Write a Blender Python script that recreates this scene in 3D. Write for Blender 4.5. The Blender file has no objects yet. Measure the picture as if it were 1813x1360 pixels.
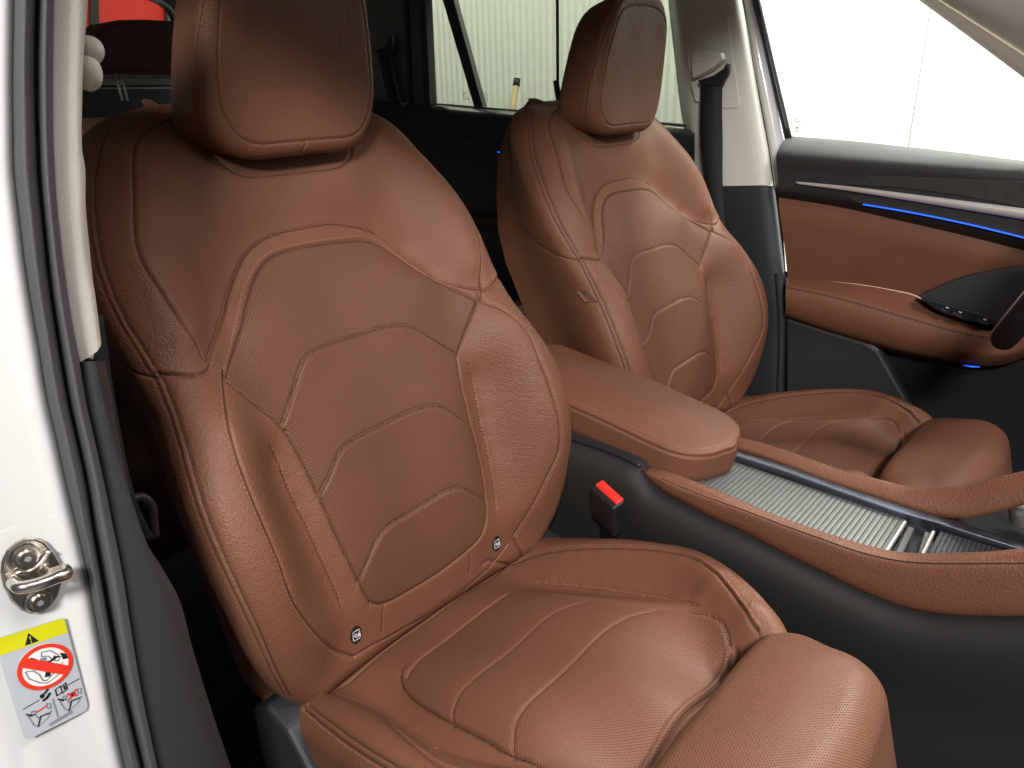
import bpy, math, random
import numpy as np
from mathutils import Vector, Matrix
random.seed(7)
S = bpy.context.scene
# ------------------------------------------------------------ camera
F_PX, YAW, PITCH, ROLL = 1327.625, 2.300669, .377643, .030562     # focal length in pixels of an 1813 px wide picture
CAM = np.array([.60857, -.53863, .99170])
def cam_axes():
    f = np.array([math.cos(PITCH) * math.cos(YAW), math.cos(PITCH) * math.sin(YAW), -math.sin(PITCH)])
    r = np.cross(f, [0, 0, 1]); r /= np.linalg.norm(r); d = np.cross(f, r)
    c, s = math.cos(ROLL), math.sin(ROLL)
    return c * r + s * d, -s * r + c * d, f
RT, DN, FW = cam_axes()
cd = bpy.data.cameras.new('camera'); cam = bpy.data.objects.new('camera', cd); S.collection.objects.link(cam)
cd.sensor_width = 36; cd.lens = F_PX / 1813 * 36; cd.clip_start = .02; cd.clip_end = 100
cam.matrix_world = Matrix(((RT[0], -DN[0], -FW[0], CAM[0]), (RT[1], -DN[1], -FW[1], CAM[1]), (RT[2], -DN[2], -FW[2], CAM[2]), (0, 0, 0, 1)))
S.camera = cam
# ------------------------------------------------------------ world, lamps, exposure
W = bpy.data.worlds.new('World'); S.world = W; W.use_nodes = True
W.node_tree.nodes['Background'].inputs[0].default_value = (.92, .96, 1, 1)
W.node_tree.nodes['Background'].inputs[1].default_value = .12
def lamp(name, loc, target, size, size_y, power, col=(1, 1, 1), spread=180):
    l = bpy.data.lights.new(name, 'AREA'); l.shape = 'RECTANGLE'; l.size = size; l.size_y = size_y
    l.energy = power; l.color = col; l.spread = math.radians(spread)
    o = bpy.data.objects.new(name, l); S.collection.objects.link(o); o.location = loc
    o.rotation_euler = (Vector(target) - Vector(loc)).to_track_quat('-Z', 'Y').to_euler()
    return o
lamp('ceiling_lamp', (1.3, -1.40, 1.93), (.0, .1, .6), .40, .22, 58, (1, .97, .92))
lamp('side_lamp', (.75, 2.35, 2.6), (-.1, .74, .6), .35, .2, 78, (.97, 1, .90))
lamp('ceiling_lamp', (1.6, .15, 2.4), (.3, .2, .4), .8, .5, 34, (1, .86, .86))
lamp('ceiling_lamp', (.2, 1.9, 3.1), (.1, 3.1, .9), 2.4, .3, 240, (1, 1, .97))
lamp('ceiling_lamp', (-3.0, 1.9, 3.1), (-2.6, 3.1, .9), 2.4, .3, 130, (1, 1, .95))
lamp('ceiling_lamp', (-4.0, .3, 2.6), (-5.0, 1.4, 1.2), 1.2, .3, 50, (1, 1, 1))
S.view_settings.view_transform = 'Standard'; S.view_settings.look = 'None'
S.view_settings.exposure = -.06; S.view_settings.gamma = 1
S.cycles.max_bounces = 8; S.cycles.transparent_max_bounces = 12; S.cycles.caustics_reflective = False; S.cycles.caustics_refractive = False
# measuring tools: a picture point on a plane across one axis
def ray(p):
    return RT * (p[0] - 906.5) / F_PX + DN * (p[1] - 680) / F_PX + FW
def on(px, py, axis, val):
    d = ray((px, py)); return CAM + d * (val - CAM[axis]) / d[axis]
def onp(px, py, O, n):
    d = ray((px, py)); O = np.array(O, float); n = np.array(n, float); return CAM + d * (((O - CAM) @ n) / (d @ n))
# ------------------------------------------------------------ upholstered shells
def tps_fit(P, z, lam):
    P = np.asarray(P, float); z = np.asarray(z, float); n = len(P)
    d2 = ((P[:, None] - P[None]) ** 2).sum(-1)
    K = 0.5 * d2 * np.log(d2 + 1e-12) + lam * np.eye(n)
    A = np.zeros((n + 3, n + 3)); A[:n, :n] = K; A[:n, n] = 1; A[:n, n + 1:] = P
    A[n, :n] = 1; A[n + 1:, :n] = P.T
    w = np.linalg.solve(A, np.r_[z, 0, 0, 0])
    return P, w
def tps_eval(T, Q):
    P, w = T; n = len(P); Q = np.asarray(Q, float); sh = Q.shape[:-1]; Q = Q.reshape(-1, 2)
    out = np.empty(len(Q))
    for i in range(0, len(Q), 20000):
        q = Q[i:i + 20000]; d2 = ((q[:, None] - P[None]) ** 2).sum(-1)
        out[i:i + 20000] = (0.5 * d2 * np.log(d2 + 1e-12)) @ w[:n] + w[n] + q @ w[n + 1:]
    return out.reshape(sh)
def mirror_pts(D):
    D = np.array(D, float); M = D.copy(); M[:, 0] *= -1
    return np.concatenate([D, M[np.abs(D[:, 0]) > 1e-4]])
def axis_samples(core0, core1, step, ext0, ext1, fine=.045, coarse=.006):
    """signed samples: core range plus finely then coarsely sampled extensions"""
    c = np.linspace(core0, core1, int(round((core1 - core0) / step)) + 1)
    def ext(L):
        if L <= 0: return np.array([])
        f = np.arange(step, min(L, fine), step)
        g = np.arange(f[-1] + coarse, L, coarse) if L > fine else np.array([])
        return np.r_[f, g, L] if (len(g) == 0 or L - g[-1] > 1e-4) else np.r_[f, g]
    return c, ext(ext0), ext(ext1)
class Skin:
    """upholstered shell: front face over the outline |u| < half(v), rolled edges, straight skirts"""
    def __init__(s, data, lam, halfv, halfu, v0, v1, step, r, depth, r2, side=None, top=None, bot=None, frame=None, ncore=None, back=None, ease=0):
        s.backrow = back
        s.T = tps_fit(mirror_pts(data)[:, :2], mirror_pts(data)[:, 2], lam)
        s.hv, s.hu = np.array(halfv, float), np.array(halfu, float)
        s.v0, s.v1, s.r, s.depth, s.r2 = v0, v1, r, depth, r2
        s.O, s.V, s.W = frame
        umax = max(halfu)
        S = r * np.pi / 2 + depth + r2 * np.pi / 2
        s.S = S
        cv, eb, et = axis_samples(v0, v1, step, S if bot is None else bot, S if top is None else top)
        if ease: cv = np.r_[np.arange(v0, v1 - ease, step), v1 - ease + ease * np.sin(np.linspace(0, 1, 46) * np.pi / 2)]
        nc = int(round(2 * umax / step)) + 1
        ca = np.linspace(-1, 1, nc)
        _, es, _ = axis_samples(0, 1, step, S if side is None else side, 0)
        s.a = np.r_[-np.ones(len(es)), ca, np.ones(len(es))]
        s.sa = np.r_[-es[::-1], 0 * ca, es]
        s.vc = np.r_[np.full(len(eb), v0), cv, np.full(len(et), v1)]
        s.sb = np.r_[-eb[::-1], 0 * cv, et]
        s.build()
    def half(s, v):
        # smooth interpolation of half width
        x, y = s.hv, s.hu; v = np.clip(v, x[0], x[-1])
        h = np.diff(x); dl = np.diff(y) / h; m = np.r_[dl[0], (dl[:-1] + dl[1:]) / 2, dl[-1]]
        m[1:-1] = np.where(dl[:-1] * dl[1:] <= 0, 0, m[1:-1])
        k = np.clip(np.searchsorted(x, v) - 1, 0, len(h) - 1); t = (v - x[k]) / h[k]
        return ((2*t**3-3*t**2+1)*y[k] + (t**3-2*t**2+t)*h[k]*m[k] + (-2*t**3+3*t**2)*y[k+1] + (t**3-t**2)*h[k]*m[k+1])
    kb = 1.0; kr = 0.0
    def pos(s, a, sa, vc, sb):
        U = s.half(vc); vh, vl = np.minimum(vc + 1e-3, s.hv[-1]), np.maximum(vc - 1e-3, s.hv[0]); dU = (s.half(vh) - s.half(vl)) / (vh - vl)
        nl = np.sqrt(1 + dU ** 2)
        sg = np.sign(a); nx, ny = sg / nl, -dU / nl
        hs = np.hypot(sa, sb); hs1 = np.maximum(hs, 1e-9)
        fa, fb = np.abs(sa) / hs1, sb / hs1
        dx, dy = nx * fa, ny * fa + fb
        S = np.minimum(hs, s.S); r = s.r
        a1 = np.clip(S / r, 0, np.pi / 2); out = r * np.sin(a1); back = r * (1 - np.cos(a1))
        rest = np.maximum(S - r * np.pi / 2, 0); back = back + np.minimum(rest, s.depth)
        if s.r2 > 0:
            a2 = np.clip((rest - s.depth) / s.r2, 0, np.pi / 2)
            out = out - s.r2 * (1 - np.cos(a2)); back = back + s.r2 * np.sin(a2)
        dy = np.where(sb < 0, dy * s.kb, dy)
        u = a * U + out * dx; v = vc + out * dy
        v = v + np.where(sb < 0, -back * fb * s.kr, 0)
        rr = np.minimum(out, r)
        w = tps_eval(s.T, np.stack([a * U + rr * dx, vc + rr * dy], -1)) - back
        if s.backrow is not None:
            bv, bu, wb = s.backrow; t = np.clip((S - r * np.pi / 2) / s.depth, 0, 1)
            w0 = w + np.clip(S - r * np.pi / 2, 0, s.depth); k = t * t * (3 - 2 * t); q = np.clip(v, bv[0], bv[-1])
            ub = np.interp(q, bv, bu); lim = np.maximum(np.abs(u), 1e-6); out_ = sg * np.minimum(ub, ub)
            u = np.where((np.abs(a) > .999) & (t > 0), u * (1 - k) + out_ * k, u); w = np.where(t > 0, w0 * (1 - t) + wb * t - np.maximum(S - r * np.pi / 2 - s.depth, 0), w)
        return u, v, w
    def build(s):
        A, VC = np.meshgrid(s.a, s.vc); SA, SB = np.meshgrid(s.sa, s.sb)
        s.u, s.v, s.w = s.pos(A, SA, VC, SB)
        s.p = A * s.half(VC) + SA; s.q = VC + SB
    def xyz(s):
        return s.O + s.u[..., None] * np.array([0, 1., 0]) + s.v[..., None] * s.V + s.w[..., None] * s.W
def oval(v0, v1, w, p=2.6, n=12, e=.985):
    """half widths running out in a rounded end between v0 and v1"""
    t = np.sin(np.linspace(0, 1, n) * np.pi / 2) * e
    return list(v0 + (v1 - v0) * t), list(w * (1 - t ** p) ** (1 / p))
def frame(o, deg_v):
    a = np.radians(deg_v); V = np.array([np.cos(a), 0, np.sin(a)]); return np.array(o, float), V, np.array([-np.sin(a), 0, np.cos(a)]) if deg_v < 90 else np.array([np.sin(a), 0, -np.cos(a)])
def grid_normals(X, W=None):
    du = np.gradient(X, axis=1); dv = np.gradient(X, axis=0); n = np.cross(du, dv)
    n = n / np.maximum(np.linalg.norm(n, axis=-1, keepdims=True), 1e-12)
    if W is not None and (n[len(n)//2, n.shape[1]//2] @ W) < 0: n = -n
    return n
BACKFRAME = frame((0, 0, .36), 108)
CUSHFRAME = frame((0, 0, .33), 14.5)
def lines_to_data(v, curves, extra=()):
    """curves: lists of (v, u, w); sampled at common heights so that no ripple runs between them"""
    out = list(extra)
    for c in curves:
        c = np.array(c, float); vv = v[(v >= c[0, 0] - 1e-6) & (v <= c[-1, 0] + 1e-6)]
        k = np.r_[c[0, 0], vv, c[-1, 0]] if len(vv) == 0 else vv
        U, Wd = np.interp(k, c[:, 0], c[:, 1]), np.interp(k, c[:, 0], c[:, 2])
        for _ in range(2):
            if len(k) > 3: U[1:-1] = .25 * U[:-2] + .5 * U[1:-1] + .25 * U[2:]; Wd[1:-1] = .25 * Wd[:-2] + .5 * Wd[1:-1] + .25 * Wd[2:]
        out += [(a, b, c_) for a, b, c_ in zip(U, k, Wd)]
    return out
BACK_DATA = lines_to_data(np.arange(0, .70, .03), [
 [(0,0,-.03),(.05,0,-.014),(.15,0,-.002),(.25,0,-.006),(.36,0,-.022),(.45,0,-.038),(.51,0,-.045),(.58,0,-.046),(.62,0,-.05),(.66,0,-.07)],
 [(.054,.095,-.009),(.093,.111,.001),(.16,.122,.002),(.226,.128,-.001),(.289,.136,-.004),(.317,.15,-.003),(.343,.169,.002),(.371,.187,.009)],
 [(.073,.137,-.008),(.106,.14,-.006),(.168,.146,-.008),(.228,.153,-.008),(.286,.159,-.006)],
 [(.03,.155,-.012),(.071,.186,.023),(.122,.213,.055),(.163,.225,.070),(.196,.226,.073),(.228,.228,.070),(.26,.227,.065),(.291,.225,.058),(.322,.22,.049),(.352,.206,.031)],
 [(.02,.235,.012),(.053,.245,.028),(.131,.262,.060),(.19,.27,.066),(.247,.274,.060),(.300,.267,.045),(.354,.252,.020),(.409,.242,.000),(.465,.247,-.004),(.522,.244,-.022),(.585,.223,-.046),(.625,.205,-.068)],
 [(.394,.203,.008),(.422,.208,.010),(.449,.217,.009),(.476,.224,.005),(.504,.228,-.003),(.533,.222,-.014),(.564,.209,-.024),(.596,.195,-.036),(.629,.176,-.055)],
 [(.399,.16,-.010),(.427,.136,-.022),(.456,.111,-.035),(.482,.085,-.043)]],
 [(.184,.394,-.004),(.154,.426,-.028),(.128,.46,-.042),(.098,.492,-.047),(.062,.511,-.046),(.147,.649,-.062),(.102,.664,-.078),(.085,.585,-.043),(.13,.60,-.045),(.14,.55,-.040),(.16,.50,-.030),(.12,.690,-.098),(.15,.676,-.09),(0,.69,-.09)])
# inner outline (where the edge roll starts)
def make_back(step):
    r = .025
    hv = [.00,.03,.08,.13,.19,.25,.30,.354,.409,.465,.522,.585,.625,.645,.660,.670]
    hu = [.190,.212,.232,.243,.2525,.2545,.248,.238,.240,.244,.238,.217,.200,.182,.154,.110]
    return Skin(BACK_DATA, 5e-5, hv, hu, 0.0, .670, step, r, .12, .02, frame=BACKFRAME, back=(np.array([-.05, .1, .216, .296, .363, .419, .482, .542, .612, .666, .700]), np.array([.21, .215, .219, .226, .236, .245, .243, .224, .192, .145, .10]), -.145))
CUSH_DATA = lines_to_data(np.arange(-.09, .37, .03), [
 [(-.09,0,.0),(-.04,0,-.004),(.02,0,-.006),(.1,0,.003),(.2,0,.007),(.28,0,.006),(.31,0,.000),(.335,0,-.016),(.35,0,-.030),(.40,0,-.030)],
 [(-.09,.1,.0),(-.03,.1,-.004),(.02,.1,-.002),(.08,.12,0),(.13,.129,.001),(.19,.135,.002),(.25,.140,.003),(.30,.138,.000),(.33,.125,-.014),(.35,.118,-.028),(.40,.112,-.028)],
 [(-.03,.152,-.006),(.045,.154,-.010),(.08,.159,-.010),(.11,.163,-.009),(.15,.168,-.007),(.22,.170,-.003),(.27,.168,.004),(.30,.158,.012)],
 [(-.06,.195,.014),(-.03,.186,.016),(.02,.182,.018),(.07,.187,.027),(.13,.200,.033),(.19,.215,.036),(.23,.218,.037),(.27,.207,.036),(.31,.182,.032),(.34,.158,.026),(.36,.145,.018)],
 [(-.06,.225,.018),(0,.230,.022),(.05,.238,.024),(.1,.242,.026),(.155,.248,.031),(.21,.247,.033),(.26,.238,.034),(.31,.218,.029),(.345,.190,.018),(.36,.178,.014)]])
def make_cush(step):
    hv = [-.09,0,.055,.107,.155,.21,.25,.29,.33,.36,.395]
    hu = [.205,.210,.215,.219,.223,.223,.220,.206,.187,.164,.128]
    return Skin(CUSH_DATA, 4e-5, hv, hu, -.09, .395, step, .022, .085, .0, frame=CUSHFRAME)
def round_outline(half0, half1, v0, v1, r0, r1, bulge=.006, n=420):
    """closed rounded outline, counterclockwise seen from above: rear width, front width, corner radii"""
    P = []
    def arc(cx, cy, r, a0, a1): P.extend([(cx + r * np.cos(t), cy + r * np.sin(t)) for t in np.linspace(a0, a1, 24)])
    arc(half0 - r0, v0 + r0, r0, -np.pi / 2, 0)
    arc(half1 - r1, v1 - r1, r1, 0, np.pi / 2)
    P += [(x, v1 + bulge * (1 - (x / (half1 - r1)) ** 2)) for x in np.linspace(half1 - r1, -half1 + r1, 20)[1:-1]]
    arc(-half1 + r1, v1 - r1, r1, np.pi / 2, np.pi); arc(-half0 + r0, v0 + r0, r0, np.pi, 1.5 * np.pi)
    P = np.array(P + [P[0]]); t = np.r_[0, np.cumsum(np.hypot(*np.diff(P, axis=0).T))]; x = np.linspace(0, t[-1], n + 1)[:-1]
    P = np.stack([np.interp(x, t, P[:, k]) for k in (0, 1)], -1)
    for _ in range(14): P = .25 * np.roll(P, 1, 0) + .5 * P + .25 * np.roll(P, -1, 0)
    return P
class Pad:
    """upholstered pad on a closed outline: rays from its middle, then a rolled edge and a straight side"""
    def __init__(s, data, lam, G, r, depth, r2, step, frame, kr=0):
        s.O, s.V, s.W = frame; s.T = tps_fit(mirror_pts(data)[:, :2], mirror_pts(data)[:, 2], lam)
        n = len(G); T = np.roll(G, -1, 0) - np.roll(G, 1, 0); T /= np.linalg.norm(T, axis=1, keepdims=True); Nn = np.stack([T[:, 1], -T[:, 0]], -1)
        G = np.r_[G, G[:1]]; Nn = np.r_[Nn, Nn[:1]]; s.G, s.Nn = G, Nn
        c = np.array([0, G[:, 1].mean()]); S = r * np.pi / 2 + depth + r2 * np.pi / 2
        t = np.r_[0, np.linspace(.07, 1, 76)]; e = np.r_[np.arange(step, min(S, .06), step), np.linspace(min(S, .06), S, 14)]
        base = c + (G - c)[:, None] * t[None, :, None]; s.gp = np.concatenate([base, np.repeat(G[:, None], len(e), 1)], 1)
        a1 = np.clip(e / r, 0, np.pi / 2); out = r * np.sin(a1); back = r * (1 - np.cos(a1)); rest = np.maximum(e - r * np.pi / 2, 0); back = back + np.minimum(rest, depth)
        if r2 > 0: a2 = np.clip((rest - depth) / r2, 0, np.pi / 2); out = out - r2 * (1 - np.cos(a2)); back = back + r2 * np.sin(a2)
        z = np.zeros(len(t)); out = np.r_[z, out]; back = np.r_[z, back]; ee = np.r_[z, e]
        uv = s.gp + Nn[:, None] * out[None, :, None]; w = tps_eval(s.T, s.gp + Nn[:, None] * np.minimum(out, r)[None, :, None]) - back
        s.u, s.v, s.w = uv[..., 0], uv[..., 1] + np.maximum(-Nn[:, 1], 0)[:, None] * back[None] * kr, w; fl = s.gp + Nn[:, None] * ee[None, :, None]; s.p, s.q = fl[..., 0], fl[..., 1]; s.nt = len(t)
    def xyz(s): return s.O + s.u[..., None] * np.array([0, 1., 0]) + s.v[..., None] * s.V + s.w[..., None] * s.W
    def ring(s, d): return s.G + s.Nn * d
EXT_DATA = [(0,.36,.010),(0,.42,.021),(0,.47,.022),(0,.51,.012),(.1,.36,.009),(.1,.42,.019),(.1,.47,.019),(.1,.51,.009),(.13,.38,.008),(.13,.46,.008)]
def make_ext(step):
    return Pad(EXT_DATA, 1e-4, round_outline(.127, .112, .402, .492, .016, .038), .028, .10, .0, step, CUSHFRAME)
HEAD_DATA = [(0,.606,.0),(0,.65,.014),(0,.70,.037),(0,.75,.061),(0,.80,.082),(.06,.606,-.0),(.1,.643,.010),(.103,.676,.025),(.1,.706,.040),(.093,.735,.055),(.083,.765,.070),(.06,.79,.079),(.08,.615,.001),(.05,.70,.037),(.05,.75,.060)]
HEAD_HALF = [(0,.6115),(.030,.6115),(.056,.6110),(.070,.6140),(.081,.6200),(.089,.6305),(.0945,.642),(.0968,.656),(.0970,.67),(.0950,.69),(.092,.71),(.088,.732),(.083,.754),(.077,.772),(.066,.787),(.048,.797),(.025,.801),(0,.802)]
def make_head(step):
    H = np.array(HEAD_HALF); P = np.concatenate([H, (H * [-1, 1])[::-1][1:]]); t = np.r_[0, np.cumsum(np.hypot(*np.diff(P, axis=0).T))]; x = np.linspace(0, t[-1], 421)[:-1]
    P = np.stack([np.interp(x, t, P[:, k]) for k in (0, 1)], -1)
    for _ in range(20): P = .25 * np.roll(P, 1, 0) + .5 * P + .25 * np.roll(P, -1, 0)
    return Pad(HEAD_DATA, 1e-5, P, .022, .052, .03, step, BACKFRAME, .45)
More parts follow.
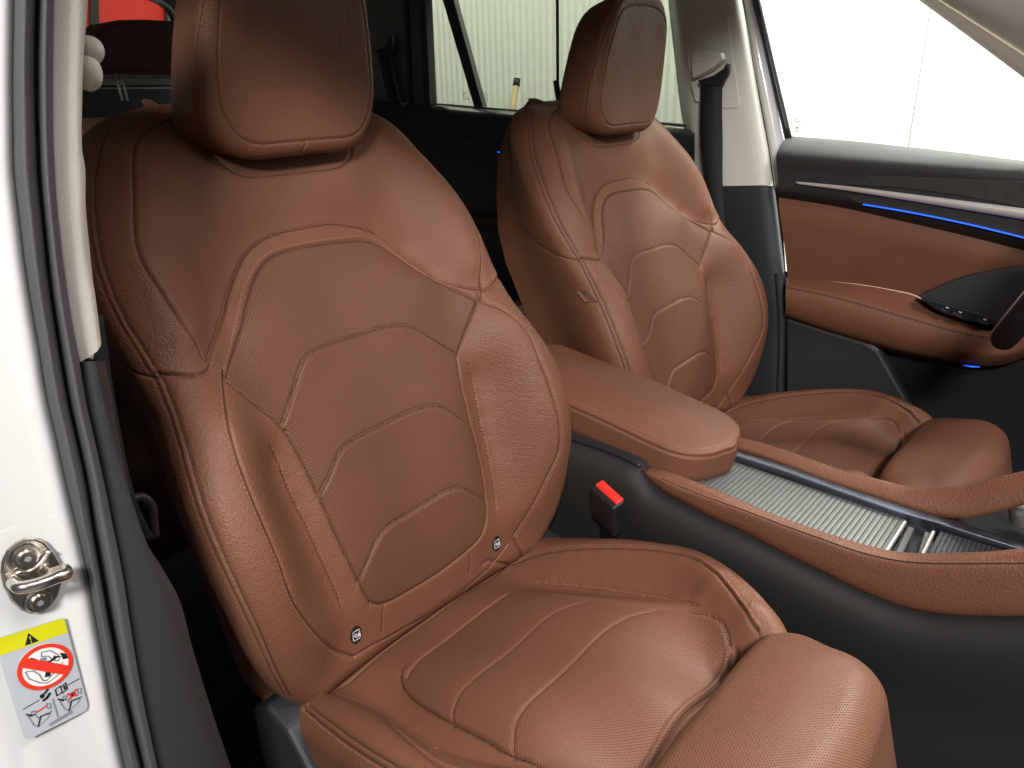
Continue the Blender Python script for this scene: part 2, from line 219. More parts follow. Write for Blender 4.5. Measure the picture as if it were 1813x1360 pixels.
# seams in metres on each cover (across, along)
SEAMS = {
'back': {
 'insert_top': [(-0.184, 0.3731), (-0.1761, 0.3799), (-0.1688, 0.387), (-0.162, 0.3943), (-0.1556, 0.4017), (-0.1495, 0.4093), (-0.1437, 0.4169), (-0.1373, 0.4246), (-0.1303, 0.4325), (-0.1236, 0.4406), (-0.1169, 0.4487), (-0.1095, 0.4566), (-0.1017, 0.4644), (-0.0938, 0.4719), (-0.0854, 0.4787), (-0.0762, 0.4849), (-0.0664, 0.4893), (-0.0558, 0.4913), (-0.0448, 0.4921), (-0.0339, 0.4927), (-0.0229, 0.4926), (-0.0116, 0.4922), (-0.0001, 0.4919), (0.0116, 0.4915), (0.0236, 0.491), (0.0357, 0.4903), (0.0481, 0.4894), (0.0609, 0.4885), (0.0732, 0.4863), (0.0848, 0.4823), (0.0953, 0.4768), (0.1033, 0.4696), (0.1099, 0.4615), (0.116, 0.4536), (0.1218, 0.4453), (0.1275, 0.4371), (0.1332, 0.4289), (0.1398, 0.4212), (0.1493, 0.4136), (0.1577, 0.4062), (0.1652, 0.3988), (0.1725, 0.3915), (0.1793, 0.3844), (0.1857, 0.3773), (0.1917, 0.3702)],
 'insert_side_r1': [(0.1917, 0.3702), (0.1828, 0.3607), (0.1745, 0.3512), (0.1671, 0.3415), (0.1603, 0.3317), (0.1531, 0.3219), (0.1454, 0.3121), (0.1374, 0.3024)],
 'insert_side_r2': [(0.1374, 0.3024), (0.1358, 0.2914), (0.1342, 0.2804), (0.1323, 0.2694), (0.1316, 0.2582), (0.1307, 0.247), (0.13, 0.2358), (0.1299, 0.2244), (0.1292, 0.2132), (0.1288, 0.2018), (0.1281, 0.1904), (0.1272, 0.1791), (0.1271, 0.1675), (0.1264, 0.156), (0.1254, 0.1445), (0.1245, 0.133), (0.1225, 0.1218), (0.1209, 0.1103), (0.1189, 0.0989), (0.1159, 0.088), (0.1125, 0.077), (0.1085, 0.0665), (0.1018, 0.0579), (0.093, 0.0512), (0.0821, 0.0473), (0.0704, 0.0444)],
 'insert_bottom': [(0.0704, 0.0444), (0.0585, 0.0426), (0.0469, 0.0407), (0.0354, 0.0389), (0.0237, 0.0376), (0.0117, 0.0369), (-0.0006, 0.0369), (-0.0131, 0.0374), (-0.0257, 0.0384), (-0.0385, 0.0397), (-0.051, 0.0408), (-0.0634, 0.0416), (-0.0757, 0.0438), (-0.0883, 0.0489), (-0.0989, 0.058)],
 'insert_side_l2': [(-0.0989, 0.058), (-0.1037, 0.0696), (-0.1068, 0.0807), (-0.1092, 0.0916), (-0.1111, 0.1023), (-0.1133, 0.1128), (-0.1155, 0.1231), (-0.1172, 0.1332), (-0.1189, 0.1432), (-0.1203, 0.153), (-0.1212, 0.1627), (-0.1224, 0.1724), (-0.1234, 0.1821), (-0.1242, 0.1916), (-0.1252, 0.2011), (-0.1262, 0.2106), (-0.1271, 0.2199), (-0.1281, 0.2293), (-0.1292, 0.2386), (-0.1302, 0.2479), (-0.1314, 0.2571), (-0.133, 0.2663), (-0.1344, 0.2754), (-0.1359, 0.2845), (-0.1373, 0.2935)],
 'insert_side_l1': [(-0.1373, 0.2935), (-0.1407, 0.303), (-0.1453, 0.3118), (-0.1518, 0.3201), (-0.1588, 0.3281), (-0.1659, 0.3363), (-0.1724, 0.3445), (-0.178, 0.3526), (-0.183, 0.3604), (-0.1876, 0.3681)],
 'dome': [(-0.1945, 0.3946), (-0.1869, 0.4014), (-0.179, 0.4084), (-0.1707, 0.4155), (-0.162, 0.4229), (-0.1546, 0.4305), (-0.1487, 0.4384), (-0.1424, 0.4464), (-0.1354, 0.4545), (-0.1282, 0.4624), (-0.1216, 0.4702), (-0.1149, 0.4777), (-0.1077, 0.4853), (-0.1003, 0.4925), (-0.0922, 0.4988), (-0.0834, 0.5042), (-0.074, 0.5087), (-0.064, 0.5117), (-0.0536, 0.5137), (-0.0431, 0.515), (-0.0323, 0.5154), (-0.0213, 0.5154), (-0.0102, 0.5153), (0.0013, 0.5154), (0.0131, 0.5155), (0.0251, 0.5152), (0.0373, 0.5144), (0.0847, 0.5018), (0.0977, 0.4918), (0.1071, 0.4826), (0.1133, 0.4741), (0.1188, 0.4652), (0.1235, 0.4563), (0.1282, 0.4477), (0.1334, 0.4393), (0.1394, 0.4312), (0.147, 0.4234), (0.1551, 0.4159), (0.1623, 0.4086), (0.1699, 0.402), (0.178, 0.396), (0.1862, 0.3906), (0.1946, 0.3864), (0.2038, 0.3829)],
 'bolster_l': [(-0.1876, 0.372), (-0.1831, 0.3804), (-0.1813, 0.3842), (-0.1835, 0.3814), (-0.1886, 0.3738), (-0.1957, 0.3633), (-0.2037, 0.3519), (-0.211, 0.3411), (-0.2163, 0.3324), (-0.2187, 0.325), (-0.2205, 0.3175), (-0.222, 0.3099), (-0.2232, 0.3022), (-0.2242, 0.2946), (-0.2251, 0.287), (-0.2257, 0.2794), (-0.2264, 0.2718), (-0.2268, 0.2641), (-0.2269, 0.2564), (-0.227, 0.2487), (-0.2271, 0.2409), (-0.2269, 0.233), (-0.2266, 0.2251), (-0.2261, 0.2171), (-0.2256, 0.209), (-0.2247, 0.2007), (-0.2239, 0.1923), (-0.2234, 0.184), (-0.2232, 0.1755), (-0.2228, 0.1668), (-0.2225, 0.1581), (-0.2214, 0.149), (-0.2195, 0.1393), (-0.2162, 0.1291), (-0.212, 0.1184), (-0.2066, 0.1068), (-0.2005, 0.0948), (-0.1937, 0.0819), (-0.1858, 0.0679), (-0.176, 0.0529), (-0.1649, 0.0369), (-0.1534, 0.0236), (-0.142, 0.013), (-0.1327, 0.003)],
 'bolster_r': [(0.1971, 0.3784), (0.1933, 0.368), (0.1988, 0.3615), (0.2083, 0.3563), (0.2142, 0.349), (0.2181, 0.3406), (0.2213, 0.3315), (0.2258, 0.3219), (0.2295, 0.3117), (0.2303, 0.3011), (0.2295, 0.2901), (0.228, 0.2788), (0.2266, 0.2676), (0.2266, 0.2564), (0.2264, 0.2452), (0.2264, 0.2339), (0.2264, 0.2225), (0.226, 0.2111), (0.226, 0.1996), (0.2261, 0.1879), (0.2261, 0.1761), (0.2259, 0.1642), (0.2248, 0.1525), (0.2234, 0.1407), (0.2209, 0.1298), (0.2156, 0.1205), (0.2095, 0.1121), (0.2041, 0.1033), (0.1989, 0.094), (0.1939, 0.0847), (0.1895, 0.0753), (0.1841, 0.0662), (0.1789, 0.0574), (0.1734, 0.0486), (0.1683, 0.0398), (0.1629, 0.0311), (0.156, 0.0232), (0.147, 0.0171), (0.2281, -0.1044), (0.1229, 0.0116), (0.109, 0.0107), (0.0963, 0.0095)],
 'bottom_piping': [(-0.1327, 0.003), (-0.1222, 0.0031), (-0.1109, 0.0026), (-0.0998, 0.0005), (-0.0882, -0.0021), (-0.0764, -0.004), (-0.0646, -0.0054), (-0.0524, -0.007), (-0.0395, -0.0093), (-0.026, -0.0122), (-0.012, -0.0154), (0.0023, -0.0188), (0.018, -0.024), (0.0302, -0.024), (0.0434, -0.024), (0.0529, -0.0204), (0.0608, -0.0136), (0.0705, -0.0092), (0.0819, -0.0066), (0.0943, -0.005), (0.1064, -0.003), (0.1176, 0.0006), (0.1284, 0.0057), (0.1383, 0.0115), (0.1477, 0.0176)],
 'tip_l': [(-0.2521, 0.396), (-0.2458, 0.3931), (-0.2391, 0.3902), (-0.2321, 0.3873), (-0.2245, 0.3844), (-0.2157, 0.3833), (-0.2052, 0.3846), (-0.1965, 0.3912)],
 'tip_r': [(0.2038, 0.3829), (0.2162, 0.3821), (0.2323, 0.3877), (0.2533, 0.396)],
 'tip_r2': [(0.2048, 0.383), (0.1952, 0.3703)],
 'arm_l': [(-0.0994, 0.6682), (-0.1086, 0.6658), (-0.1231, 0.6628), (-0.1295, 0.6591), (-0.144, 0.6542), (-0.1536, 0.6491), (-0.1654, 0.643), (-0.1728, 0.6349), (-0.1783, 0.6254), (-0.1846, 0.6162), (-0.1897, 0.6069), (-0.1935, 0.5977), (-0.1975, 0.5889), (-0.2013, 0.5802), (-0.2053, 0.5715), (-0.209, 0.5631), (-0.2133, 0.5547), (-0.2167, 0.5463), (-0.22, 0.538), (-0.2229, 0.5298), (-0.2252, 0.5216), (-0.2264, 0.5135), (-0.2268, 0.5056), (-0.2266, 0.4978), (-0.2257, 0.4903), (-0.2243, 0.483), (-0.2225, 0.4757), (-0.2209, 0.4683), (-0.2193, 0.4609), (-0.2178, 0.4534), (-0.216, 0.446), (-0.2137, 0.4387), (-0.2112, 0.4314), (-0.2083, 0.4242), (-0.2051, 0.4168), (-0.2024, 0.409), (-0.2004, 0.4011), (-0.1988, 0.393)],
 'arm_r': [(0.2079, 0.622), (0.2101, 0.614), (0.2163, 0.604), (0.2198, 0.594), (0.2214, 0.584), (0.2252, 0.574), (0.231, 0.564), (0.2326, 0.554), (0.236, 0.544), (0.241, 0.534), (0.2435, 0.524), (0.2456, 0.514), (0.2473, 0.504), (0.2485, 0.494), (0.2515, 0.482), (0.2519, 0.478), (0.252, 0.4615), (0.241, 0.4492), (0.2324, 0.4377), (0.2246, 0.4266), (0.2183, 0.4158), (0.2138, 0.4051), (0.2092, 0.3946), (0.204, 0.3841)],
 'outer_l': [(-0.1789, 0.6574), (-0.1885, 0.6527), (-0.194, 0.6473), (-0.2019, 0.6415), (-0.2083, 0.6358), (-0.2121, 0.6289), (-0.2168, 0.6209), (-0.2193, 0.6128), (-0.2221, 0.6045), (-0.2254, 0.596), (-0.3774, 0.6032), (-0.3767, 0.5932), (-0.3701, 0.5833), (-0.2391, 0.561), (-0.242, 0.5527), (-0.2451, 0.5446), (-0.2483, 0.5365), (-0.2515, 0.5287), (-0.2539, 0.521), (-0.2562, 0.5134), (-0.2579, 0.506), (-0.2588, 0.4986), (-0.2589, 0.4912), (-0.2589, 0.4839), (-0.2585, 0.4765), (-0.2581, 0.4692), (-0.2577, 0.462), (-0.2572, 0.4548), (-0.2566, 0.4476), (-0.2557, 0.4403), (-0.2548, 0.4329), (-0.2541, 0.4253), (-0.2532, 0.4177), (-0.2525, 0.4098), (-0.252, 0.4022), (-0.2517, 0.3946), (-0.2516, 0.3869), (-0.2515, 0.3793), (-0.2516, 0.3716), (-0.252, 0.3638), (-0.2528, 0.3561), (-0.2541, 0.3471), (-0.2559, 0.3382), (-0.2577, 0.33), (-0.2595, 0.3222), (-0.2614, 0.3149), (-0.2627, 0.308), (-0.2642, 0.3012), (-0.2659, 0.2937), (-0.2676, 0.2863), (-0.2691, 0.2791), (-0.27, 0.272), (-0.2708, 0.2652), (-0.2716, 0.2584), (-0.2721, 0.2518), (-0.2725, 0.2445), (-0.2727, 0.237), (-0.2727, 0.2295), (-0.2724, 0.2221), (-0.2719, 0.2146), (-0.2712, 0.2071), (-0.2703, 0.1996), (-0.2693, 0.192), (-0.2683, 0.1842), (-0.2673, 0.1763), (-0.2662, 0.1682), (-0.2649, 0.1598), (-0.2636, 0.1512), (-0.262, 0.1423), (-0.2606, 0.1331), (-0.2589, 0.1235), (-0.2573, 0.1138), (-0.2557, 0.104), (-0.2541, 0.094), (-0.2527, 0.084), (-0.2514, 0.0733), (-0.2495, 0.0622), (-0.2479, 0.0508)],
 'flap': [(-0.0911, 0.6683), (-0.0914, 0.6581), (-0.0924, 0.6481), (-0.0931, 0.6384), (-0.0934, 0.629), (-0.0924, 0.62), (-0.0903, 0.6117), (-0.0871, 0.604), (-0.0825, 0.5969), (-0.0767, 0.5909), (-0.0689, 0.586), (-0.0587, 0.5843), (-0.0476, 0.5834), (-0.0363, 0.5831), (-0.0248, 0.5832), (-0.0132, 0.5832), (-0.0017, 0.5831), (0.01, 0.5831), (0.0216, 0.5831), (0.0333, 0.583), (0.045, 0.5826), (0.0568, 0.5822), (0.069, 0.5828), (0.0814, 0.585), (0.092, 0.5938), (0.0995, 0.6046), (0.1058, 0.6161)],
 'split_l': [(-0.0789, 0.0447), (-0.0831, 0.034), (-0.0855, 0.0219), (-0.0875, 0.0094)],
 'split_r': [(0.072, 0.0449), (0.0728, 0.0265), (0.0694, 0.01)],
 'slit_l': [(-0.1629, 0.2883), (-0.1594, 0.2784), (-0.1567, 0.2686), (-0.1559, 0.2592), (-0.1555, 0.2499), (-0.1552, 0.2405), (-0.1551, 0.2312), (-0.1543, 0.2218), (-0.1528, 0.2121), (-0.1513, 0.2025), (-0.1497, 0.1929), (-0.1482, 0.1831), (-0.1471, 0.1734), (-0.1462, 0.1638), (-0.145, 0.1538), (-0.1441, 0.144), (-0.1431, 0.1342), (-0.1417, 0.1241), (-0.1405, 0.1141), (-0.1396, 0.104), (-0.1386, 0.0938), (-0.1382, 0.0837), (-0.1378, 0.0736)],
 'slit_r': [(0.1531, 0.2893), (0.1552, 0.2773), (0.1563, 0.2654), (0.1553, 0.2538), (0.1541, 0.2422), (0.1524, 0.2307), (0.1512, 0.2191), (0.1504, 0.2074), (0.1491, 0.1958), (0.1486, 0.184), (0.1475, 0.1723), (0.1463, 0.1606), (0.1454, 0.1488), (0.1438, 0.1372), (0.1426, 0.1254), (0.1411, 0.1137), (0.1393, 0.102), (0.1379, 0.0902), (0.1359, 0.0785)],
 'chev1': [(-0.136, 0.3042), (-0.1295, 0.3112), (-0.1232, 0.3182), (-0.1166, 0.3253), (-0.1102, 0.3324), (-0.1036, 0.3397), (-0.0972, 0.3472), (-0.0912, 0.3551), (-0.0834, 0.3617), (-0.0736, 0.3668), (-0.0626, 0.3699), (-0.0506, 0.3707), (-0.0385, 0.3712), (-0.0264, 0.3713), (-0.0143, 0.371), (-0.0023, 0.3707), (0.0096, 0.3708), (0.0214, 0.3711), (0.033, 0.3712), (0.0445, 0.3707), (0.056, 0.3695), (0.0675, 0.3677), (0.0787, 0.3644), (0.089, 0.3591), (0.0974, 0.3514), (0.1053, 0.3432), (0.1127, 0.3345), (0.1205, 0.326), (0.129, 0.318), (0.1375, 0.3099)],
 'chev2': [(-0.1226, 0.2132), (-0.1159, 0.2192), (-0.1088, 0.225), (-0.1018, 0.2312), (-0.0952, 0.2383), (-0.088, 0.2449), (-0.0791, 0.2502), (-0.0688, 0.2541), (-0.0569, 0.2544), (-0.0446, 0.2546), (-0.0322, 0.2549), (-0.0197, 0.2552), (-0.0073, 0.2556), (0.0048, 0.2563), (0.0167, 0.2572), (0.0285, 0.2578), (0.0403, 0.258), (0.0521, 0.2577), (0.0641, 0.2564), (0.0761, 0.2538), (0.0865, 0.2474), (0.0953, 0.2389), (0.103, 0.2289), (0.1118, 0.2186), (0.122, 0.2077)],
 'chev3': [(-0.109, 0.0925), (-0.1034, 0.0992), (-0.0974, 0.1059), (-0.0911, 0.1123), (-0.0846, 0.1188), (-0.0776, 0.1249), (-0.0699, 0.1304), (-0.0613, 0.1353), (-0.0504, 0.1376), (-0.0383, 0.138), (-0.0254, 0.137), (-0.0128, 0.1366), (-0.0008, 0.1368), (0.0108, 0.1376), (0.0219, 0.1387), (0.0329, 0.14), (0.0439, 0.1413), (0.0551, 0.1419), (0.0672, 0.1403), (0.0785, 0.1332), (0.0891, 0.1235), (0.1002, 0.1124), (0.1138, 0.1003)],
 'tags': [(-0.1259, 0.0302), (0.1255, 0.0289)],
},
'head': {
 'face': [(-0.0823, 0.7408), (-0.0838, 0.7341), (-0.0856, 0.7273), (-0.0871, 0.7205), (-0.0889, 0.7139), (-0.0906, 0.7071), (-0.092, 0.7002), (-0.0935, 0.6933), (-0.0949, 0.6863), (-0.0963, 0.6793), (-0.0974, 0.6722), (-0.0985, 0.665), (-0.0998, 0.6577), (-0.1005, 0.6504), (-0.099, 0.6433), (-0.095, 0.6366), (-0.0914, 0.6295), (-0.0878, 0.622), (-0.0827, 0.6151), (-0.0751, 0.6105), (-0.0668, 0.6074), (-0.0584, 0.6071), (-0.0469, 0.6067), (-0.036, 0.6084), (-0.025, 0.61), (-0.0141, 0.61), (-0.0031, 0.6085), (0.0078, 0.6085), (0.0188, 0.607), (0.0313, 0.607), (0.0422, 0.6068), (0.055, 0.6083), (0.0682, 0.6091), (0.0797, 0.6143), (0.0916, 0.6195), (0.1009, 0.6275), (0.113, 0.6366)],
 'side_l': [(-0.108, 0.7438), (-0.1104, 0.7375), (-0.1131, 0.7315), (-0.1157, 0.7256), (-0.1182, 0.7196), (-0.1201, 0.7136), (-0.1224, 0.7069), (-0.1241, 0.7004), (-0.1257, 0.6935), (-0.1272, 0.6868), (-0.1288, 0.68), (-0.1303, 0.6727), (-0.1315, 0.6652), (-0.1317, 0.6569), (-0.131, 0.6481), (-0.1303, 0.6388)],
 'split': [(-0.0157, 0.6085), (-0.0188, 0.592)],
 'far_face': [(-0.011, 0.61), (-0.0407, 0.6098), (-0.0664, 0.6104), (-0.0828, 0.615), (-0.0902, 0.6277), (-0.0939, 0.6418), (-0.0975, 0.6543), (-0.0995, 0.6665), (-0.1, 0.6784), (-0.0988, 0.6899), (-0.0965, 0.7011), (-0.0942, 0.7123), (-0.0914, 0.7232), (-0.0884, 0.7343), (-0.0846, 0.7451), (-0.0796, 0.7559), (-0.0736, 0.7667), (-0.0667, 0.7788), (-0.0493, 0.787), (-0.024, 0.7905), (0.0014, 0.793), (0.0286, 0.7912), (0.0553, 0.7886), (0.077, 0.7818), (0.0896, 0.7735)],
 'far_side': [(-0.1243, 0.6166), (-0.1291, 0.6352), (-0.1328, 0.6518), (-0.1356, 0.6673), (-0.1364, 0.6813), (-0.1351, 0.6937), (-0.1326, 0.7056), (-0.1299, 0.7164), (-0.1269, 0.7276), (-0.1242, 0.7387), (-0.1213, 0.7501), (-0.1174, 0.7613), (-0.1121, 0.7717), (-0.1054, 0.7804), (-0.0964, 0.7898), (-0.0871, 0.7989)],
},
'cush': {
 'pad_l': [(-0.0848, 0.031), (-0.0914, 0.023), (-0.1002, 0.0221), (-0.1099, 0.0295), (-0.1175, 0.0421), (-0.1223, 0.0569), (-0.1256, 0.0727), (-0.1288, 0.0878), (-0.131, 0.1021), (-0.1328, 0.1163), (-0.1341, 0.1298), (-0.1353, 0.143), (-0.1366, 0.1556), (-0.1374, 0.1678), (-0.1383, 0.18), (-0.1388, 0.1914), (-0.1396, 0.2028), (-0.1405, 0.2138), (-0.1418, 0.2243), (-0.1438, 0.2349), (-0.146, 0.2452), (-0.1486, 0.2555), (-0.1514, 0.2665)],
 'pad_rear': [(-0.0848, 0.031), (-0.0741, 0.0304), (-0.0622, 0.0285), (-0.0494, 0.0254), (-0.0359, 0.0219), (-0.0223, 0.0186), (-0.0091, 0.0163), (0.0034, 0.0154), (0.0152, 0.0159), (0.0265, 0.0172), (0.0378, 0.0189), (0.0491, 0.0207), (0.0609, 0.0221), (0.0745, 0.0214), (0.0886, 0.0206), (0.0985, 0.0261), (0.1046, 0.0363), (0.1078, 0.0489), (0.107, 0.0652)],
 'pad_r': [(0.107, 0.0652), (0.1063, 0.085), (0.1061, 0.0951), (0.106, 0.0803), (0.1056, 0.0693), (0.1044, 0.0738), (0.1028, 0.0885), (0.1022, 0.1081), (0.1029, 0.1284), (0.1046, 0.1467), (0.1064, 0.1606), (0.1083, 0.1719), (0.1105, 0.1828), (0.1129, 0.1933), (0.1156, 0.2035), (0.1186, 0.2134), (0.1219, 0.2229), (0.1252, 0.2323), (0.1284, 0.2415), (0.1322, 0.2505), (0.1358, 0.2595), (0.1391, 0.2688), (0.1423, 0.2781), (0.1442, 0.2881), (0.1443, 0.2988), (0.1433, 0.31), (0.1411, 0.3211), (0.1379, 0.3295), (0.1325, 0.3348), (0.1268, 0.338), (0.1221, 0.3394)],
 'rear': [(-0.1469, -0.0313), (-0.1357, -0.0397), (-0.1252, -0.0449), (-0.1151, -0.0465), (-0.1053, -0.0455), (-0.0955, -0.0432), (-0.0856, -0.0411), (-0.0751, -0.0402), (-0.0644, -0.0394), (-0.0536, -0.0385), (-0.0425, -0.0375), (-0.0311, -0.0366), (-0.0195, -0.0358), (-0.0077, -0.0353), (0.0041, -0.0347), (0.0158, -0.0337), (0.0275, -0.0325), (0.0394, -0.0313), (0.0515, -0.0304), (0.0643, -0.0301), (0.0782, -0.0312), (0.0939, -0.0343), (0.1117, -0.0397), (0.1288, -0.0436), (0.1431, -0.0438), (0.155, -0.0406), (0.1645, -0.0348)],
 'bol_r': [(0.1645, -0.0348), (0.1706, -0.0235), (0.1755, -0.0113), (0.1793, 0.0021), (0.1825, 0.016), (0.1846, 0.0307), (0.1871, 0.0447), (0.189, 0.0592), (0.1918, 0.0723), (0.1939, 0.0858), (0.1966, 0.0985), (0.199, 0.1112), (0.2014, 0.1238), (0.2042, 0.1357), (0.2061, 0.1481), (0.2087, 0.1598), (0.2106, 0.1718), (0.212, 0.1839), (0.2133, 0.1957), (0.2134, 0.2081), (0.214, 0.2202), (0.2137, 0.2326), (0.2123, 0.245), (0.2095, 0.2572), (0.2036, 0.2702), (0.1982, 0.2821), (0.1909, 0.2943), (0.1839, 0.3054), (0.1765, 0.3152), (0.1678, 0.3253), (0.1598, 0.3345), (0.1533, 0.3431), (0.1466, 0.3513), (0.1405, 0.3579), (0.1377, 0.3629), (0.1351, 0.3675)],
 'bol_l': [(-0.1469, -0.0313), (-0.1553, -0.0109), (-0.156, 0.005), (-0.1565, 0.0203), (-0.1568, 0.0343), (-0.1587, 0.0505), (-0.1644, 0.071), (-0.1757, 0.0994), (-0.187, 0.128), (-0.1935, 0.1481), (-0.1982, 0.1649), (-0.2027, 0.1815), (-0.2059, 0.1958), (-0.2093, 0.2105), (-0.2118, 0.2235), (-0.2146, 0.2364)],
 'outer_r': [(0.2006, 0.0064), (0.2026, 0.0215), (0.2048, 0.0359), (0.2075, 0.0496), (0.2103, 0.0629), (0.2137, 0.0756), (0.2167, 0.0882), (0.2201, 0.1004), (0.2235, 0.1128), (0.225, 0.1264), (0.2262, 0.1396), (0.2289, 0.1513), (0.229, 0.1649), (0.229, 0.1784), (0.231, 0.19), (0.231, 0.2029), (0.231, 0.2157), (0.2308, 0.2283), (0.23, 0.2405), (0.2286, 0.2526), (0.2283, 0.264), (0.2245, 0.2687), (0.2226, 0.2788), (0.2213, 0.2868), (0.2135, 0.3008), (0.2121, 0.3151), (0.2148, 0.3118), (0.2092, 0.3229), (0.2045, 0.3309), (0.2011, 0.3389), (0.1951, 0.3469), (0.1885, 0.3549), (0.1833, 0.3629), (0.1814, 0.3669)],
 'outer_l': [(-0.1996, -0.03), (-0.2008, -0.0099), (-0.2038, 0.0111), (-0.2085, 0.0325), (-0.2131, 0.0522), (-0.2168, 0.0698), (-0.2199, 0.0861), (-0.2226, 0.1011), (-0.2252, 0.1154), (-0.2275, 0.129), (-0.2297, 0.1419), (-0.2315, 0.1536), (-0.2331, 0.165), (-0.2345, 0.176), (-0.2359, 0.1866)],
 'line1': [(-0.1375, 0.1548), (-0.1306, 0.1485), (-0.1231, 0.1425), (-0.1148, 0.1374), (-0.1062, 0.1359), (-0.0972, 0.1358), (-0.0875, 0.1354), (-0.0774, 0.1348), (-0.0666, 0.1339), (-0.0552, 0.1327), (-0.0432, 0.1312), (-0.0309, 0.1296), (-0.0186, 0.1282), (-0.0064, 0.1271), (0.0055, 0.1264), (0.0172, 0.1261), (0.0287, 0.1262), (0.0398, 0.1269), (0.0507, 0.1283), (0.0611, 0.1307), (0.0708, 0.1343), (0.0794, 0.1395), (0.0873, 0.1459), (0.0952, 0.1526), (0.1042, 0.1582)],
 'line2': [(-0.146, 0.2525), (-0.1388, 0.2461), (-0.1315, 0.2398), (-0.1239, 0.2335), (-0.1159, 0.2269), (-0.1074, 0.2219), (-0.0982, 0.2205), (-0.0887, 0.2193), (-0.0791, 0.2187), (-0.0693, 0.2184), (-0.0594, 0.2184), (-0.0493, 0.2185), (-0.039, 0.2186), (-0.0285, 0.2186), (-0.0176, 0.2181), (-0.0063, 0.2173), (0.0052, 0.2163), (0.0167, 0.2156), (0.0282, 0.215), (0.0397, 0.2149), (0.0511, 0.2152), (0.0623, 0.2162), (0.0733, 0.218), (0.0839, 0.2206), (0.0943, 0.2238), (0.1035, 0.2283), (0.1116, 0.234), (0.1193, 0.2402), (0.1272, 0.2462)],
 'slit_l': [(-0.1575, 0.0448), (-0.1588, 0.0586), (-0.162, 0.0757), (-0.163, 0.0885), (-0.1664, 0.1051), (-0.1675, 0.1176), (-0.1711, 0.134), (-0.1733, 0.1475), (-0.1775, 0.1642)],
 'slit_r': [(0.1506, 0.0315), (0.1529, 0.045), (0.1558, 0.0577), (0.1574, 0.0713), (0.1597, 0.0841), (0.1612, 0.0972), (0.1626, 0.1102), (0.1642, 0.1227), (0.1648, 0.136), (0.1662, 0.1483), (0.1664, 0.1613), (0.167, 0.1738), (0.1672, 0.1863), (0.1668, 0.199), (0.1668, 0.2113), (0.1653, 0.2242), (0.1643, 0.2366), (0.1621, 0.2496), (0.1596, 0.2623), (0.1569, 0.2752), (0.1535, 0.2878)],
 'split_l': [(-0.0744, -0.0425), (-0.0752, -0.0222), (-0.0794, -0.0001), (-0.0857, 0.0229)],
 'split_r': [(0.0806, -0.0411), (0.0771, -0.0205), (0.0698, 0.0021), (0.0607, 0.0248)],
},
}
